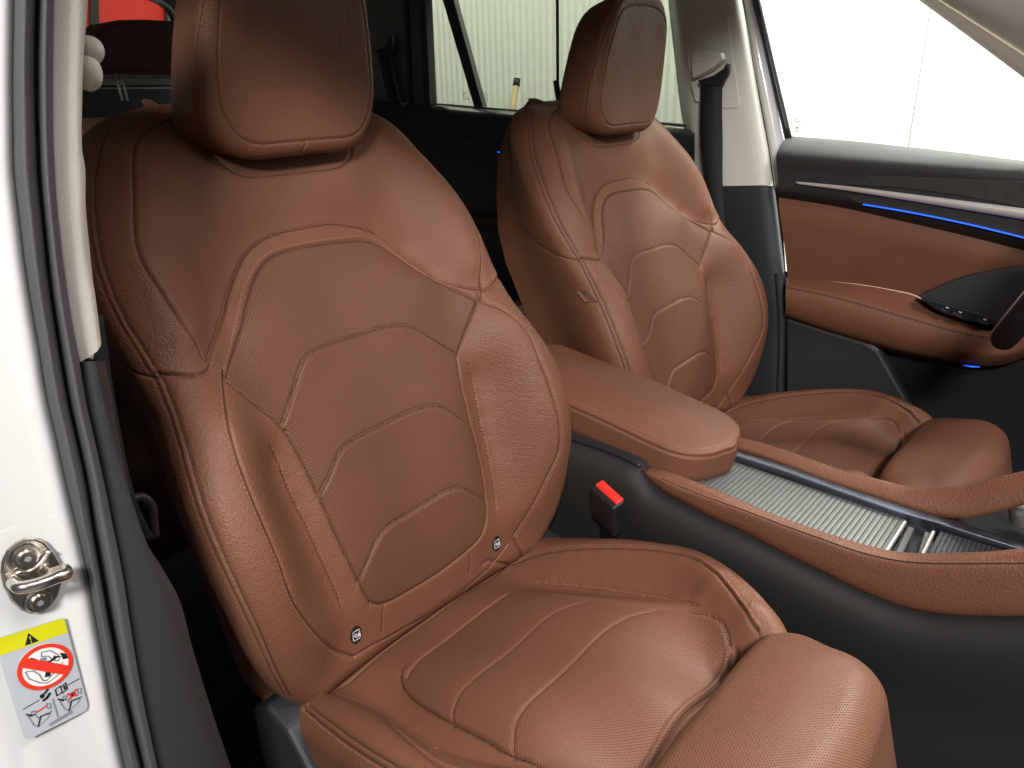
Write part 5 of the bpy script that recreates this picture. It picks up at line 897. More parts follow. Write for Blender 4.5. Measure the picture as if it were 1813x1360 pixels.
for i in range(0, 158, 2):
    a, b = P[i], P[i + 1]; d = (b - a); k = len(ds[0]); u3 = np.array([0, 0, .0026]); ds[0].extend([a - u3 + [0, -.002, 0], b - u3 * .2 + [0, -.003, 0], b + u3 + [0, -.002, 0], a + u3 * .2 + [0, -.003, 0]]); ds[1].append([k, k + 1, k + 2, k + 3])
soup('stitching', ds, M['ink'], dr)
# pocket, switch panel
pk = [(1625,524),(1640,519),(1664,507),(1704,492),(1741,484),(1780,476),(1813,477),(1900,485),(1900,600),(1765,578),(1725,571),(1690,560),(1664,551),(1645,540)]
plate('handle_recess', ft(pk, 1.052), M['slate'], dr, thick=.06, bevel=.002)
sp = [(1632,528),(1650,531),(1700,545),(1766,565),(1766,577),(1745,576),(1700,566),(1664,553),(1645,541)]
plate('switch_panel', ft(sp, 1.046), M['satin'], dr, thick=.008, bevel=.002)
for i, (cx, cy) in enumerate(((1671, 550), (1677, 545), (1695, 558), (1700, 553), (1740, 571), (1744, 566))):
    box('window_switch', on(cx, cy, 1, 1.042), ((1, 0, -.28), (0, 1, 0), (0, 0, 1)), (.0055 if i < 2 else .009, .003, .003) if i % 2 == 0 else (.003, .0032, .0012), M['chrome'] if i in (1, 3, 5) else M['slate'], dr, .001)
# inlay, chrome blade, light strip
plate('wood_inlay', ft([(1498,327),(1540,312),(1580,312),(1700,317),(1813,322),(1950,332),(1950,395),(1813,368),(1700,346),(1600,333)], 1.0535), M['wood'], dr, thick=.006, bevel=.001)
plate('lower_inlay', ft([(1494,343),(1600,354),(1700,370),(1813,389),(1950,415),(1950,455),(1813,421),(1700,396),(1600,374),(1527,361),(1511,356)], 1.0535), M['wood'], dr, thick=.006, bevel=.001)
ch = [on(a, b, 1, 1.048) for a, b in ((1409, 323.5), (1500, 334), (1600, 348), (1700, 362.5), (1813, 379), (1950, 400))]
tube('chrome_blade', ch, [.0025, .0045, .0062, .0080, .0098, .0115], M['chrome'], dr, n=60, flat=.6, seg=12)
bl = [on(a, b, 1, 1.050) for a, b in ((1528, 362), (1600, 374), (1700, 394), (1813, 421), (1950, 457))]
tube('light_strip', bl, .0015, M['blue'], dr, n=40, seg=8)
tube('light_strip', [on(a, b, 1, 1.05) for a, b in ((1706, 647), (1720, 649), (1735, 650))], [.0006, .0016, .0009], M['blue'], dr, seg=6)
# lower door
plate('door_pocket', ft([(1391,563),(1460,585),(1530,606),(1555,621),(1600,700),(1640,790),(1391,790)], 1.062), M['slate'], dr, thick=.03, bevel=.006)
# glass and frame of the driver's window
gl = plate('window_glass', ft([(1300,-160),(1396,262),(1950,330),(1950,160),(1620,-20),(1500,-160)], 1.135), M['glass'], dr, thick=.004, bevel=0)
tube('window_channel', [on(a, b, 1, 1.12) for a, b in ((1300, -160), (1339, 0), (1363, 105), (1396, 246))], .0075, M['satin'], dr, n=20)
def text(body, size, loc, rot_m, mat, parent, name='lettering'):
    c = bpy.data.curves.new(name, 'FONT'); c.body = body; c.size = size; c.extrude = .0001; o = bpy.data.objects.new('t', c); S.collection.objects.link(o)
    dg = bpy.context.evaluated_depsgraph_get(); me = bpy.data.meshes.new_from_object(o.evaluated_get(dg)); bpy.data.objects.remove(o); me.name = name
    me.transform(rot_m); me.transform(Matrix.Translation(Vector(loc))); me.materials.clear()
    return link(name, me, mat, parent)
# small printed marks at the corner of the glass (unreadable in the photo: short rows of strokes)
mk = ([], [])
for (px, py, w, h) in ((1407,211,5,1.2),(1400,213,8,1),(1408,214,7,1.4),(1414,215,4,1.2),(1399,216,8,.9),(1409,217,3,1),(1399,219,7,1.2),(1408,219,2.4,1.4),(1399,223,7,1),(1409,224,4,4),(1405,229,2.2,1.6),(1405,231.4,2.2,1.6),(1409,230,2.4,4),(1402,234.5,1.4,1.4),(1418,216,1.6,2)):
    q = [on(px, py, 1, 1.133), on(px + w, py + w * .1, 1, 1.133), on(px + w, py + h + w * .1, 1, 1.133), on(px, py + h, 1, 1.133)]; k = len(mk[0]); mk[0].extend(q); mk[1].append([k, k + 1, k + 2, k + 3])
for i in range(10):
    a, b = i * .628, (i + .7) * .628; c0 = (1418, 220.5); r = 3.1; q = [on(c0[0] + rr * math.cos(t), c0[1] + rr * 1.1 * math.sin(t), 1, 1.133) for rr, t in ((r, a), (r, b), (r - .6, b), (r - .6, a))]; k = len(mk[0]); mk[0].extend(q); mk[1].append([k, k + 1, k + 2, k + 3])
soup('glass_print', mk, plain('faint_print', (.30, .30, .26), .6), dr)
# ------------------------------------------------------------ car body: pillars, roof, sills, seals
# near pillar, from the outside inwards (rows run down the pillar)
b0 = [(50,-600),(30,-200),(25,0),(23,155),(25,309),(35,386),(44,463),(56,541),(70,618),(82,700),(100,775),(116,850),(129,906),(144,962),(157,1026),(171,1105),(187,1187),(202,1274),(221,1360),(262,1560)]
b1 = [(90,-600),(70,-200),(64,0),(61,103),(63,206),(67,309),(75,386),(85,489),(100,592),(118,700),(135,775),(152,850),(165,944),(180,1026),(195,1112),(214,1206),(232,1281),(251,1360),(296,1560)]
b2 = [(120,-600),(100,-200),(95,0),(93,129),(94,257),(100,360),(111,463),(126,566),(142,644),(150,700),(167,775),(184,850),(199,925),(217,1011),(232,1112),(247,1206),(262,1281),(279,1360),(325,1560)]
def down(P, dx=0): return np.array([[float(np.interp(y, [q[1] for q in P], [q[0] for q in P])) + dx, y] for y in np.linspace(-600, 1560, 42)])
c0_, c1_, c2_ = down(b0), down(b1), down(b2)
def mixr(A, B, t, x): return [(a[0] * (1 - t) + b[0] * t, a[1], x) for a, b in zip(A, B)]
def row(A, x, dx=0): return [(a[0] + dx, a[1], x) for a in A]
loft('door_seal', [row(c0_, .075, -1), mixr(c0_, c1_, .1, .092), mixr(c0_, c1_, .45, .103), mixr(c0_, c1_, .85, .092), mixr(c0_, c1_, 1.0, .083)], M['rubber'], body, axis=0, n=90, across=5)
loft('door_seal', [mixr(c1_, c2_, .0, .081), mixr(c1_, c2_, .15, .088), mixr(c1_, c2_, .5, .096), mixr(c1_, c2_, .9, .086), row(c2_, .066, 1)], M['rubber'], body, axis=0, n=90, across=5)
# painted flange and outer panel
pr = []
for a in c0_:
    p = on(a[0], a[1], 0, .082); pr.append(p)
pr = np.array(pr)
def shift(dx, dy): return [p + np.array([dx, dy, 0]) for p in pr]
bodyp = loft('painted_pillar', [shift(-.02, .006), shift(0, -.0005), shift(.004, -.006), shift(.001, -.016), shift(-.002, -.030), shift(-.006, -.058), shift(-.016, -.068), shift(-.020, -.085), shift(-.035, -.098), shift(-.10, -.105), shift(-.6, -.12)], M['paint'], body, axis=None, n=90, across=5, flip=True)
# beige upper trim of the near pillar
e1_ = [(121,-600),(101,-200),(96,0),(94,129),(95,257),(101,360),(112,463),(127,566),(141,641)]
e2_ = [(136,-600),(116,-200),(113,0),(111,129),(112,257),(117,360),(126,463),(143,566),(155,634)]
e3_ = [(182,-600),(160,-200),(154,0),(149,67),(143,155),(142,257),(149,294),(150,360),(157,438),(165,515),(173,597)]
e3_b = [(182,-600),(160,-200),(154,0),(149,67),(143,155),(142,257),(149,294),(150,360),(157,438),(165,515),(172,592)]
trim = loft('upper_trim', [[(a, b, .05) for a, b in e1_], [(a + 1, b, .070) for a, b in e1_], [(a, b, .072) for a, b in e2_], [(a, b, .03) for a, b in e3_b], [(a + 1.5, b + 2, .0) for a, b in e3_b]], M['beige'], body, axis=0, n=70, across=6)
plate('trim_end', [(141,641,.066),(155,636,.068),(165,640,.045),(173,597,.028),(160,585,.03),(143,590,.066)], M['beige'], body, axis=0, thick=.012, bevel=.002)
# black lower trim of the near pillar
f1_ = [(143,640),(150,700),(167,775),(184,850),(199,925),(217,1011),(232,1112),(247,1206),(262,1281),(279,1360),(330,1560)]
f2_ = [(156,640),(166,700),(183,775),(203,850),(222,925),(240,1011),(256,1112),(271,1206),(288,1281),(306,1360),(352,1560)]
f3_ = [(170,640),(180,700),(198,775),(216,850),(232,925),(275,1000),(303,1040),(337,1150),(362,1235),(403,1360),(470,1560)]
f4_ = [(186,640),(198,700),(210,775),(226,850),(240,925),(290,1010),(312,1050),(340,1150),(366,1235),(408,1360),(476,1560)]
loft('lower_trim', [[(a, b, .06) for a, b in f1_], [(a + 2, b, .080) for a, b in f1_], [(a, b, .083) for a, b in f2_], [(a, b, .060) for a, b in f3_], [(a, b, .02) for a, b in f4_]], M['slate'], body, axis=0, n=90, across=6)
# belt anchor shoulder knob on the near trim
kc1, kc2 = on(157, 90, 0, .0), on(154, 128, 0, .0)
def blob(name, c, r, mat, parent, seg=20):
    V, Q = [], []; n2 = 12
    for i in range(n2 + 1):
        for j in range(seg):
            a, b = math.pi * i / n2, 2 * math.pi * j / seg; V.append(np.array(c) + np.array([r[0] * math.sin(a) * math.cos(b), r[1] * math.sin(a) * math.sin(b), r[2] * math.cos(a)]))
    for i in range(n2):
        for j in range(seg): Q.append([i * seg + j, (i + 1) * seg + j, (i + 1) * seg + (j + 1) % seg, i * seg + (j + 1) % seg])
    return mesh_np(name, V, Q, mat, parent)
kb = joined('belt_guide', [blob('a', kc1, (.02, .0075, .010), M['beige'], body), blob('b', kc2, (.02, .0072, .013), M['beige'], body)], body)
# far pillar
g1 = [(1180,-160),(1189,0),(1201,110),(1212,200),(1222,250),(1240,330)]; g2 = [(1275,-160),(1311,0),(1330,110),(1346,200),(1357,260),(1367,328)]
gm = [(.45 * a[0] + .55 * b[0], .45 * a[1] + .55 * b[1]) for a, b in zip(g1, g2)]
loft('upper_trim', [ft([(a - 6, b) for a, b in g1], 1.14), ft(g1, 1.115), ft([(a + 9, b) for a, b in g1], 1.083), ft(gm, 1.066), ft([(a - 4, b) for a, b in g2], 1.078), ft(g2, 1.086), ft([(a + 1.5, b) for a, b in g2], 1.12)], M['beige'], body, n=70, across=6)
loft('lower_trim', [ft([(1215,322),(1225,420),(1235,560),(1240,760)], 1.12), ft([(1290,322),(1300,420),(1310,560),(1320,760)], 1.078), ft([(1366,329),(1374,400),(1386,500),(1386,760)], 1.082), ft([(1371,329),(1380,400),(1391,500),(1391,760)], 1.12)], M['slate'], body, n=40, across=5)
loft('sill_cover', [ft([(1370,487),(1374,560),(1372,680),(1360,800)], 1.082), ft([(1374,484),(1379,560),(1378,680),(1368,800)], 1.068), ft([(1385,486),(1388,560),(1386,680),(1380,800)], 1.072), ft([(1391,487),(1394,560),(1392,680),(1388,800)], 1.10)], M['slate'], body, n=30, across=4)
loft('door_frame', [ft([(1276,-160),(1313,0),(1336,120),(1354,215),(1368,300),(1372,330)], 1.15), ft([(1279,-160),(1316,0),(1339,120),(1357,215),(1371,300),(1375,330)], 1.105), ft([(1300,-160),(1335,0),(1358,105),(1376,190),(1387,246),(1392,262)], 1.12), ft([(1302,-160),(1337,0),(1360,105),(1378,190),(1389,246),(1394,262)], 1.15)], M['paint'], body, n=40, across=4)
loft('door_gap', [ft([(1271,-160),(1309,0),(1332,120),(1350,215),(1364,300),(1385,500),(1386,700)], 1.14), ft([(1281,-160),(1318,0),(1341,120),(1359,215),(1374,300),(1392,500),(1394,700)], 1.14)], M['satin'], body, n=20)
# raised height-adjuster panel on the pillar
hp = [(1208,22),(1213,20),(1283,26),(1288,30),(1298,100),(1311,184),(1307,192),(1284,193),(1230,180),(1222,150),(1214,90)]
plate('adjuster_panel', ft(hp, 1.063), M['beige'], body, thick=.02, bevel=.003)
def quadpatch(name, P, y, mat, parent, t=.02, bev=.004): return plate(name, ft(P, y), mat, parent, thick=t, bevel=bev)
guide = quadpatch('adjuster_hood', [(1224,88),(1262,90),(1276,96),(1279,110),(1262,124),(1240,136),(1226,140),(1222,125)], 1.046, M['beige'], body, .03, .005)
quadpatch('adjuster_lip', [(1223,113),(1245,107),(1262,102),(1277,93),(1280,106),(1266,118),(1245,130),(1225,140)], 1.040, M['beige'], body, .02, .004)
# A pillar and roof rail beyond the driver's window
A_ = [(1460,-122),(1560,-49),(1645,13),(1729,74),(1813,136),(1898,198),(2250,455)]; Bp = [(1472,-122),(1585,-49),(1661,0),(1737,49),(1813,98),(1889,147),(2300,420)]
loft('front_pillar', [ft(A_, 1.15), ft([(a + 1, b - 1) for a, b in A_], 1.10), ft(Bp, 1.07)], plain('pale_pillar_trim', (.72, .66, .58), .6), body, n=30, across=5)
loft('front_pillar_trim', [ft(Bp, 1.075), ft([(1500,-120),(1625,-49),(1701,0),(1775,41),(1850,84),(1925,130),(2330,380)], 1.05), ft([(1560,-130),(1700,-49),(1750,-18),(1800,14),(1880,64),(1960,112),(2380,360)], 1.03), ft([(1700,-160),(1850,-80),(1905,-45),(1960,-10),(2020,28),(2080,60),(2450,290)], 1.0)], M['lining'], body, n=30, across=5)
# roof shell, floor, sills (enclose the cabin)
def rect(name, pts, mat, parent=body, thick=.02, d=(0, 0, 1)): return plate(name, pts, mat, parent, three=True, direction=d, thick=thick, bevel=0)
rect('roof', [(-2.1, -.30, 1.36), (.42, -.30, 1.35), (.36, -.10, 1.35), (.32, .70, 1.35), (.46, .90, 1.35), (.46, 1.05, 1.35), (-2.1, 1.05, 1.36)], M['lining'], thick=.05)
rect('roof_rail', [(-2.1, -.34, 1.24), (.42, -.34, 1.25), (.45, -.28, 1.35), (-2.1, -.28, 1.36)], M['lining'], thick=.03, d=(0, -1, 0))
rect('roof_rail', [(-2.1, 1.10, 1.29), (.35, 1.10, 1.26), (.45, 1.04, 1.35), (-2.1, 1.04, 1.36)], M['lining'], thick=.03, d=(0, 1, 0))
rect('floor', [(-2.1, -.40, .05), (1.4, -.40, .05), (1.4, 1.15, .05), (-2.1, 1.15, .05)], M['carpet'], thick=.02, d=(0, 0, -1))
rect('dashboard', [(1.15, -.30, .05), (1.15, 1.15, .05), (1.15, 1.15, .80), (1.15, -.30, .80)], M['satin'], thick=.02, d=(1, 0, 0))
rect('side_panel', [(-2.1, -.40, .05), (-.12, -.40, .05), (-.12, -.40, .80), (-2.1, -.40, .86)], M['black'], thick=.02, d=(0, -1, 0))
rect('rear_side_panel', [(-2.1, 1.12, .05), (-.2, 1.12, .05), (-.2, 1.12, .60), (-2.1, 1.12, .60)], M['satin'], thick=.02, d=(0, 1, 0))
rect('sill', [(-.10, -.36, .05), (1.2, -.40, .05), (1.2, -.40, .13), (-.10, -.36, .13)], M['black'], thick=.08, d=(0, -1, 0))
# D pillar region: dark grey trim, seal strips, quarter glass
quadpatch('rear_pillar_trim', [(600,-120),(708,-120),(723,190),(690,215),(600,215)], 1.10, plain('dark_grey_pillar_trim', (.16, .155, .14), .6), body, .03, .004)
quadpatch('rear_pillar_seal', [(708,-120),(716,-120),(729,192),(722,194)], 1.085, M['satin'], body, .02, .002)
quadpatch('rear_door_frame', [(716,-120),(738,-120),(752,186),(729,192)], 1.09, plain('grey_door_frame', (.10, .105, .10), .6), body, .02, .002)
quadpatch('rear_glass_edge', [(736,-120),(746,-120),(761,186),(750,190)], 1.08, M['satin'], body, .03, .002)
# ------------------------------------------------------------ rear door
rd = loft('door', [ft([(640,178),(757,184),(860,193),(930,198),(1080,213),(1230,230)], 1.15), ft([(640,186),(757,193),(860,202),(930,207),(1080,222),(1230,240)], 1.075), ft([(640,240),(757,246),(860,254),(930,262),(1080,280),(1230,300)], 1.070), ft([(640,520),(757,530),(860,540),(930,545),(1080,560),(1230,580)], 1.09)], M['satin'], body, n=40, across=5)
tag(rd, label='rear door with plain black trim under a tinted window')
tube('trim_line', [on(a, b, 1, 1.066) for a, b in ((812, 244), (850, 248), (905, 256), (980, 266))], .002, M['slate'], rd, seg=6)
tube('light_strip', [on(a, b, 1, 1.06) for a, b in ((881, 269), (893, 271.5), (910, 275), (935, 281))], .0016, M['blue'], rd, seg=6)
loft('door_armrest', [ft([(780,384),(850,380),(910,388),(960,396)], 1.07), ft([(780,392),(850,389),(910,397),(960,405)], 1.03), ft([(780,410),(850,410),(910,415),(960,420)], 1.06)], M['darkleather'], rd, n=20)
rg = plate('window_glass', ft([(735,-140),(758,196),(1240,240),(1215,-140)], 1.13), M['privacy'], rd, thick=.004, bevel=0)
quadpatch('window_divider', [(760,-95),(778,-95),(803,0),(855,192),(839,190),(783,0)], 1.12, M['satin'], rd, .02, .002)
tube('window_channel', [on(a, b, 1, 1.118) for a, b in ((760, 183.5), (860, 192), (935, 198), (1080, 210), (1215, 223))], .0035, M['slate'], rd, seg=8)
for grp in (((819,164,7,1.2),(819,169,3,1.2),(824,170,3,1.2),(820,174,7,1),(828,175,3,1.6)), ((855,166,8,1),(855,170,4,1),(861,171,4,1),(856,176,6,1),(862,177,2,2))):
  mk = ([], [])
  for (px, py, w, h) in grp:
    q = [on(px, py, 1, 1.128), on(px + w, py + w * .08, 1, 1.128), on(px + w, py + h + w * .08, 1, 1.128), on(px, py + h, 1, 1.128)]; k = len(mk[0]); mk[0].extend(q); mk[1].append([k, k + 1, k + 2, k + 3])
  soup('glass_print', mk, M['inkgrey'], rd)
# ------------------------------------------------------------ belts
def ribbon(name, P, wdir, w, mat, parent=None, n=40, t=.0016):
    P = resample(np.array(P), n); wd = np.array(wdir, float); wd = np.broadcast_to(wd, P.shape); G = np.stack([P - wd * w / 2, P - wd * w / 6, P + wd * w / 6, P + wd * w / 2])
    return grid_obj(name, G, mat, parent, thick=t)
fb = empty('seat_belt', tuple(on(1265, 150, 1, 1.04)), 'dark seat belt hanging from the beige pillar behind the farther front seat', 'seat belt', 'seat belts')
L1 = [(1241,146),(1240,180),(1240,250),(1245,300),(1250,380),(1260,480)]; L2 = [(1279,144),(1278,180),(1279,250),(1279,320),(1284,400),(1292,480)]
G = np.array([[on(a, b, 1, y) for (a, b), y in zip(L, (1.045, 1.043, 1.040, 1.036, 1.035, 1.035))] for L in (L1, [(.5 * (p[0] + q[0]), p[1]) for p, q in zip(L1, L2)], L2)])
G = np.array([resample(g_, 40) for g_ in G]); grid_obj('webbing', G, M['belt'], fb, thick=.0016)
plate('belt_loop', ft([(1234,143),(1246,139),(1262,134),(1280,122),(1287,109),(1290,112),(1290,128),(1282,142),(1278,152),(1243,153)], 1.040), M['satin'], fb, thick=.012, bevel=.003)
rb = empty('seat_belt', tuple(on(685, 90, 1, 1.07)), 'black rear seat belt on the dark rear pillar, right of the near headrest', 'seat belt', 'seat belts')
plate('belt_loop', ft([(662,88),(678,84),(686,74),(689,64),(694,64),(695,78),(692,96),(668,96)], 1.075), M['satin'], rb, thick=.012, bevel=.002)
G = np.array([[on(a, b, 1, 1.078) for a, b in L] for L in ([(669,92),(676,130),(690,185),(705,240)], [(691,92),(697,130),(712,190),(728,240)])]); G = np.array([resample(g_, 20) for g_ in G]); grid_obj('webbing', G, M['belt'], rb, thick=.0016)
nb = empty('seat_belt', tuple(on(215, 930, 1, -.33)), 'black belt webbing and anchor in the dark gap between door pillar and near seat', 'seat belt', 'seat belts')
ribbon('webbing', [on(168, 560, 0, -.03), on(195, 740, 0, -.02), on(232, 900, 0, -.01), on(262, 960, 0, -.02)], (0.25, .97, 0), .012, M['belt'], nb)
tube('anchor_ring', [on(*p, 0, -.02) for p in ((228, 885), (250, 880), (268, 895), (272, 925), (275, 950))], .004, M['satin'], nb, n=20)
# ------------------------------------------------------------ striker and warning label on the near pillar
st = empty('door_striker', tuple(on(65, 1020, 0, .085)), 'round edged steel door striker plate bolted to the white pillar', 'door striker')
spts = [(30,962),(45,955),(62,954),(78,960),(94,976),(106,996),(112,1010),(110,1035),(104,1055),(90,1075),(70,1086),(55,1089),(38,1083),(20,1066),(8,1043),(2,1015),(4,995),(14,975)]
pl0 = plate('striker_plate', [(a, b, .089) for a, b in spts], M['steel'], st, axis=0, thick=.004, bevel=.0015)
dirx = np.array([1., 0, 0])
for a, b in ((46, 986), (68, 1064)):
    c = on(a, b, 0, .090); 
    def disc(r0, h, r1, mat, nm, seg=24, star=0):
        V = [c + np.array([0, r0 * math.cos(t), r0 * math.sin(t)]) for t in np.linspace(0, 2 * math.pi, seg, endpoint=False)] + [c + np.array([h, r1 * math.cos(t) * (1 - star * (i % 2)), r1 * math.sin(t) * (1 - star * (i % 2))]) for i, t in enumerate(np.linspace(0, 2 * math.pi, seg, endpoint=False))]
        return mesh_np(nm, V, [[i, (i + 1) % seg, seg + (i + 1) % seg, seg + i] for i in range(seg)], mat, st, extra=[list(range(seg, 2 * seg))], smooth=False)
    disc(.0085, .0015, .0075, M['steel'], 'washer'); b_ = disc(.006, .004, .005, M['steel'], 'bolt'); disc(.0024, .0043, .0024, M['inkgrey'], 'bolt_socket', 12, .35)
loop3 = [on(24, 1030, 0, .090), on(27, 1034, 0, .108), on(38, 1040, 0, .118), on(60, 1036, 0, .120), on(100, 1022, 0, .120), on(116, 1016, 0, .117), on(115, 1010, 0, .112), on(92, 1016, 0, .098), on(84, 1014, 0, .090)]
tube('striker_loop', loop3, .0042, M['steel'], st, n=50, seg=12)
tube('plate_ridge', [on(a, b, 0, .0905) for a, b in ((16, 1025), (30, 1015), (50, 1012), (66, 1003), (78, 990), (88, 975))], .0022, M['steel'], st, n=30)
# label: local frame from its corners
xl = .0855
TL, TR, BL, BR = on(-12, 1132, 0, xl), on(113, 1093, 0, xl), on(44, 1312, 0, xl), on(157, 1256, 0, xl)
wl = empty('warning_label', tuple((TL + TR + BL + BR) / 4), 'grey and yellow airbag warning label with a red prohibition circle on the white pillar', 'label')
def lp(u, v, h=0): p = (TL * (1 - u) + TR * u) * (1 - v) + (BL * (1 - u) + BR * u) * v; return p + np.array([.0004 + h, 0, 0])
def lpoly(name, pts, mat, h, parent=wl): 
    P = [lp(u, v, h) for u, v in pts]; me = bpy.data.meshes.new(name); me.from_pydata([tuple(p) for p in P], [], [list(range(len(P)))]); me.update(); return link(name, me, mat, parent)
plate('label_sheet', [lp(u, v) for u, v in ((.0, .0), (.95, .0), (1, .02), (1, .95), (.95, 1), (.05, 1), (0, .96))], M['grey'], wl, three=True, direction=(-1, 0, 0), thick=.0006, bevel=0)
lpoly('yellow_band', [(0.002, .002), (.95, .002), (.998, .02), (.998, .155), (.002, .155)], M['yellow'], .0002)
lpoly('warning_triangle', [(.46, .035), (.57, .14), (.37, .14)], M['ink'], .0004); lpoly('exclamation', [(.455, .07), (.475, .07), (.468, .112), (.462, .112)], M['yellow'], .0006); lpoly('exclamation', [(.457, .119), (.473, .119), (.473, .13), (.457, .13)], M['yellow'], .0006)
asp = np.linalg.norm(TR - TL) / np.linalg.norm(BL - TL); cu, cv, R_ = .56, .395, .215
circ = lambda r, n=48, a0=0: [(cu + r / asp * .92 * math.cos(t + a0), cv + r * math.sin(t + a0)) for t in np.linspace(0, 2 * math.pi, n, endpoint=False)]
lpoly('circle_field', circ(R_), M['white'], .0003)
def ringm(name, r0, r1, mat, h):
    a, b = circ(r0), circ(r1); V = [lp(u, v, h) for u, v in a + b]; n = len(a); return mesh_np(name, V, [[i, (i + 1) % n, n + (i + 1) % n, n + i] for i in range(n)], mat, wl)
ringm('prohibition_ring', R_, R_ * .83, M['redink'], .0008)
def lstroke(name, pts, w, mat, h=.0006, closed=False):
    o = ([], []); P = [lp(u, v, h) for u, v in pts]; 
    if closed: P.append(P[0])
    for a, b in zip(P[:-1], P[1:]):
        d = b - a; l = np.linalg.norm(d)
        if l < 1e-7: continue
        d /= l; s_ = np.cross(d, [1, 0, 0]) * w; k = len(o[0]); o[0].extend([a - s_ - d * w * .5, b - s_ + d * w * .5, b + s_ + d * w * .5, a + s_ - d * w * .5]); o[1].append([k, k + 1, k + 2, k + 3])
    return soup(name, o, mat, wl)
lstroke('prohibition_bar', [(cu - .62 * R_ / asp, cv - .52 * R_), (cu + .62 * R_ / asp, cv + .52 * R_)], .0034, M['redink'], .0009)
q_ = lambda P: [(cu + x * R_ / asp * .9, cv + y * R_) for x, y in P]
lstroke('seat_outline', q_([(-.72, -.1), (-.45, -.02), (-.28, .25), (-.22, .55), (-.1, .62), (.2, .42), (.62, .12)]), .0004, M['inkgrey']); lstroke('seat_outline', q_([(-.72, -.1), (-.66, .25), (-.35, .6), (-.1, .74), (.3, .6), (.66, .3)]), .0004, M['inkgrey'])
lstroke('airbag_outline', q_([(.55, -.3), (.3, -.62), (0, -.68), (-.05, -.5), (.2, -.4), (.3, -.15), (.5, -.05), (.6, -.2)]), .0004, M['inkgrey'])
lstroke('child_figure', q_([(-.25, -.2), (.1, -.12), (.36, -.2)]), .0009, M['ink']); lstroke('child_figure', q_([(.05, -.15), (.1, .15), (-.02, .42)]), .0018, M['ink'], .0007); lstroke('child_figure', q_([(.1, .15), (.24, .4)]), .0010, M['ink'])
lpoly('child_head', [(cu + (-.02 + .13 * math.cos(t)) * R_ / asp, cv + (-.32 + .12 * math.sin(t)) * R_) for t in np.linspace(0, 6.28, 14, endpoint=False)], M['inkgrey'], .0006)
lpoly('dashboard', q_([(.62, -.38), (.86, -.2), (.88, .02), (.66, -.02)]), M['ink'], .0006); lpoly('arrow', q_([(.3, -.25), (.42, -.36), (.42, -.3), (.58, -.26), (.58, -.18), (.42, -.2), (.42, -.14)]), M['ink'], .0007)
lstroke('impact_mark', q_([(-.5, -.42), (-.28, -.34)]), .0006, M['ink']); lstroke('impact_mark', q_([(-.42, -.58), (-.24, -.42)]), .0006, M['ink'])
lstroke('rule_line', [(.10, .70), (.34, .68)], .0003, M['ink']); lstroke('rule_line', [(.80, .655), (.98, .64)], .0003, M['ink']); lstroke('divider', [(.53, .72), (.53, .92)], .0004, M['inkgrey'])
lpoly('person_symbol', [(.40 + .035 * math.cos(t), .655 + .022 * math.sin(t)) for t in np.linspace(0, 6.28, 12, endpoint=False)], M['ink'], .0006); lstroke('person_symbol', [(.44, .64), (.50, .615)], .0008, M['ink']); lstroke('person_symbol', [(.40, .70), (.46, .69), (.51, .66)], .0010, M['ink'])
lstroke('book_symbol', [(.60, .65), (.68, .635), (.69, .645), (.77, .625), (.77, .69), (.69, .71), (.68, .70), (.60, .715)], .0004, M['ink'], closed=True); lstroke('book_symbol', [(.685, .64), (.685, .705)], .0003, M['ink']); lstroke('book_symbol', [(.735, .65), (.735, .685)], .0006, M['ink'])
for ox, redd in ((.12, 0), (.60, 1)):
    P = lambda L_: [(ox + x * .36, .74 + y * .19 - (0.0 if not redd else .01)) for x, y in L_]
    lstroke('pictogram_seat', P([(.05, .25), (.15, .75), (.3, .95), (.75, .75), (.95, .5), (.6, .5), (.4, .55), (.3, .25)]), .0003, M['inkgrey'], closed=True)
    lstroke('pictogram_figure', P([(.3, .95), (.5, .5), (.85, .55)]), .0005, M['ink']); lstroke('pictogram_head', P([(.15, .2), (.25, .08), (.38, .15), (.3, .3)]), .0004, M['inkgrey'], closed=True); lstroke('pictogram_line', P([(0, .1), (.2, .3)]), .0005, M['ink'])
    lstroke('pictogram_panel', P([(.85, .0), (1, .1), (.97, .35), (.85, .25)]), .0003, M['inkgrey'], closed=True)
    if redd: lstroke('pictogram_cross', P([(.42, .05), (.78, .35)]), .0007, M['redink'], .0008); lstroke('pictogram_cross', P([(.42, .38), (.78, .02)]), .0007, M['redink'], .0008); lpoly('pictogram_airbag', P([(.5, .08), (.72, .06), (.74, .3), (.5, .33)]), M['ink'], .0006)
    else: lstroke('pictogram_arrow', P([(.4, .22), (.8, .12)]), .0006, M['redink'])
lpoly('imprint_bar', [(.38, .945), (.74, .92), (.76, .93), (.76, .955), (.40, .975), (.38, .965)], M['inkgrey'], .0002)
# ------------------------------------------------------------ steering wheel
sw = empty('steering_wheel', (.53, .74, .79), 'black steering wheel rim with a bright edge at the right border', 'steering wheel')
tl = math.radians(24); upv = np.array([math.sin(tl), 0, math.cos(tl)]); cw = np.array([.452, .74, .622]) + .175 * upv
rp = lambda r, a: cw + r * (-math.cos(a) * upv * (.93 if abs(a) < .8 else 1) + math.sin(a) * np.array([0, 1., 0]))
ang = np.linspace(0, 2 * math.pi, 96, endpoint=False); shp = [cw + .175 * (-max(math.cos(a), -1) * upv * (1 - .07 * max(0, math.cos(a)) ** 6) + math.sin(a) * np.array([0, 1., 0])) for a in ang]
tube('rim', shp, .0165, plain('black_rim_leather', (.012, .012, .013), .65, spec=.25, bump=.0012, bscale=420), sw, closed=True, seg=20)
nrm_ = np.cross(upv, [0, 1, 0]); nrm_ = nrm_ if nrm_[0] < 0 else -nrm_
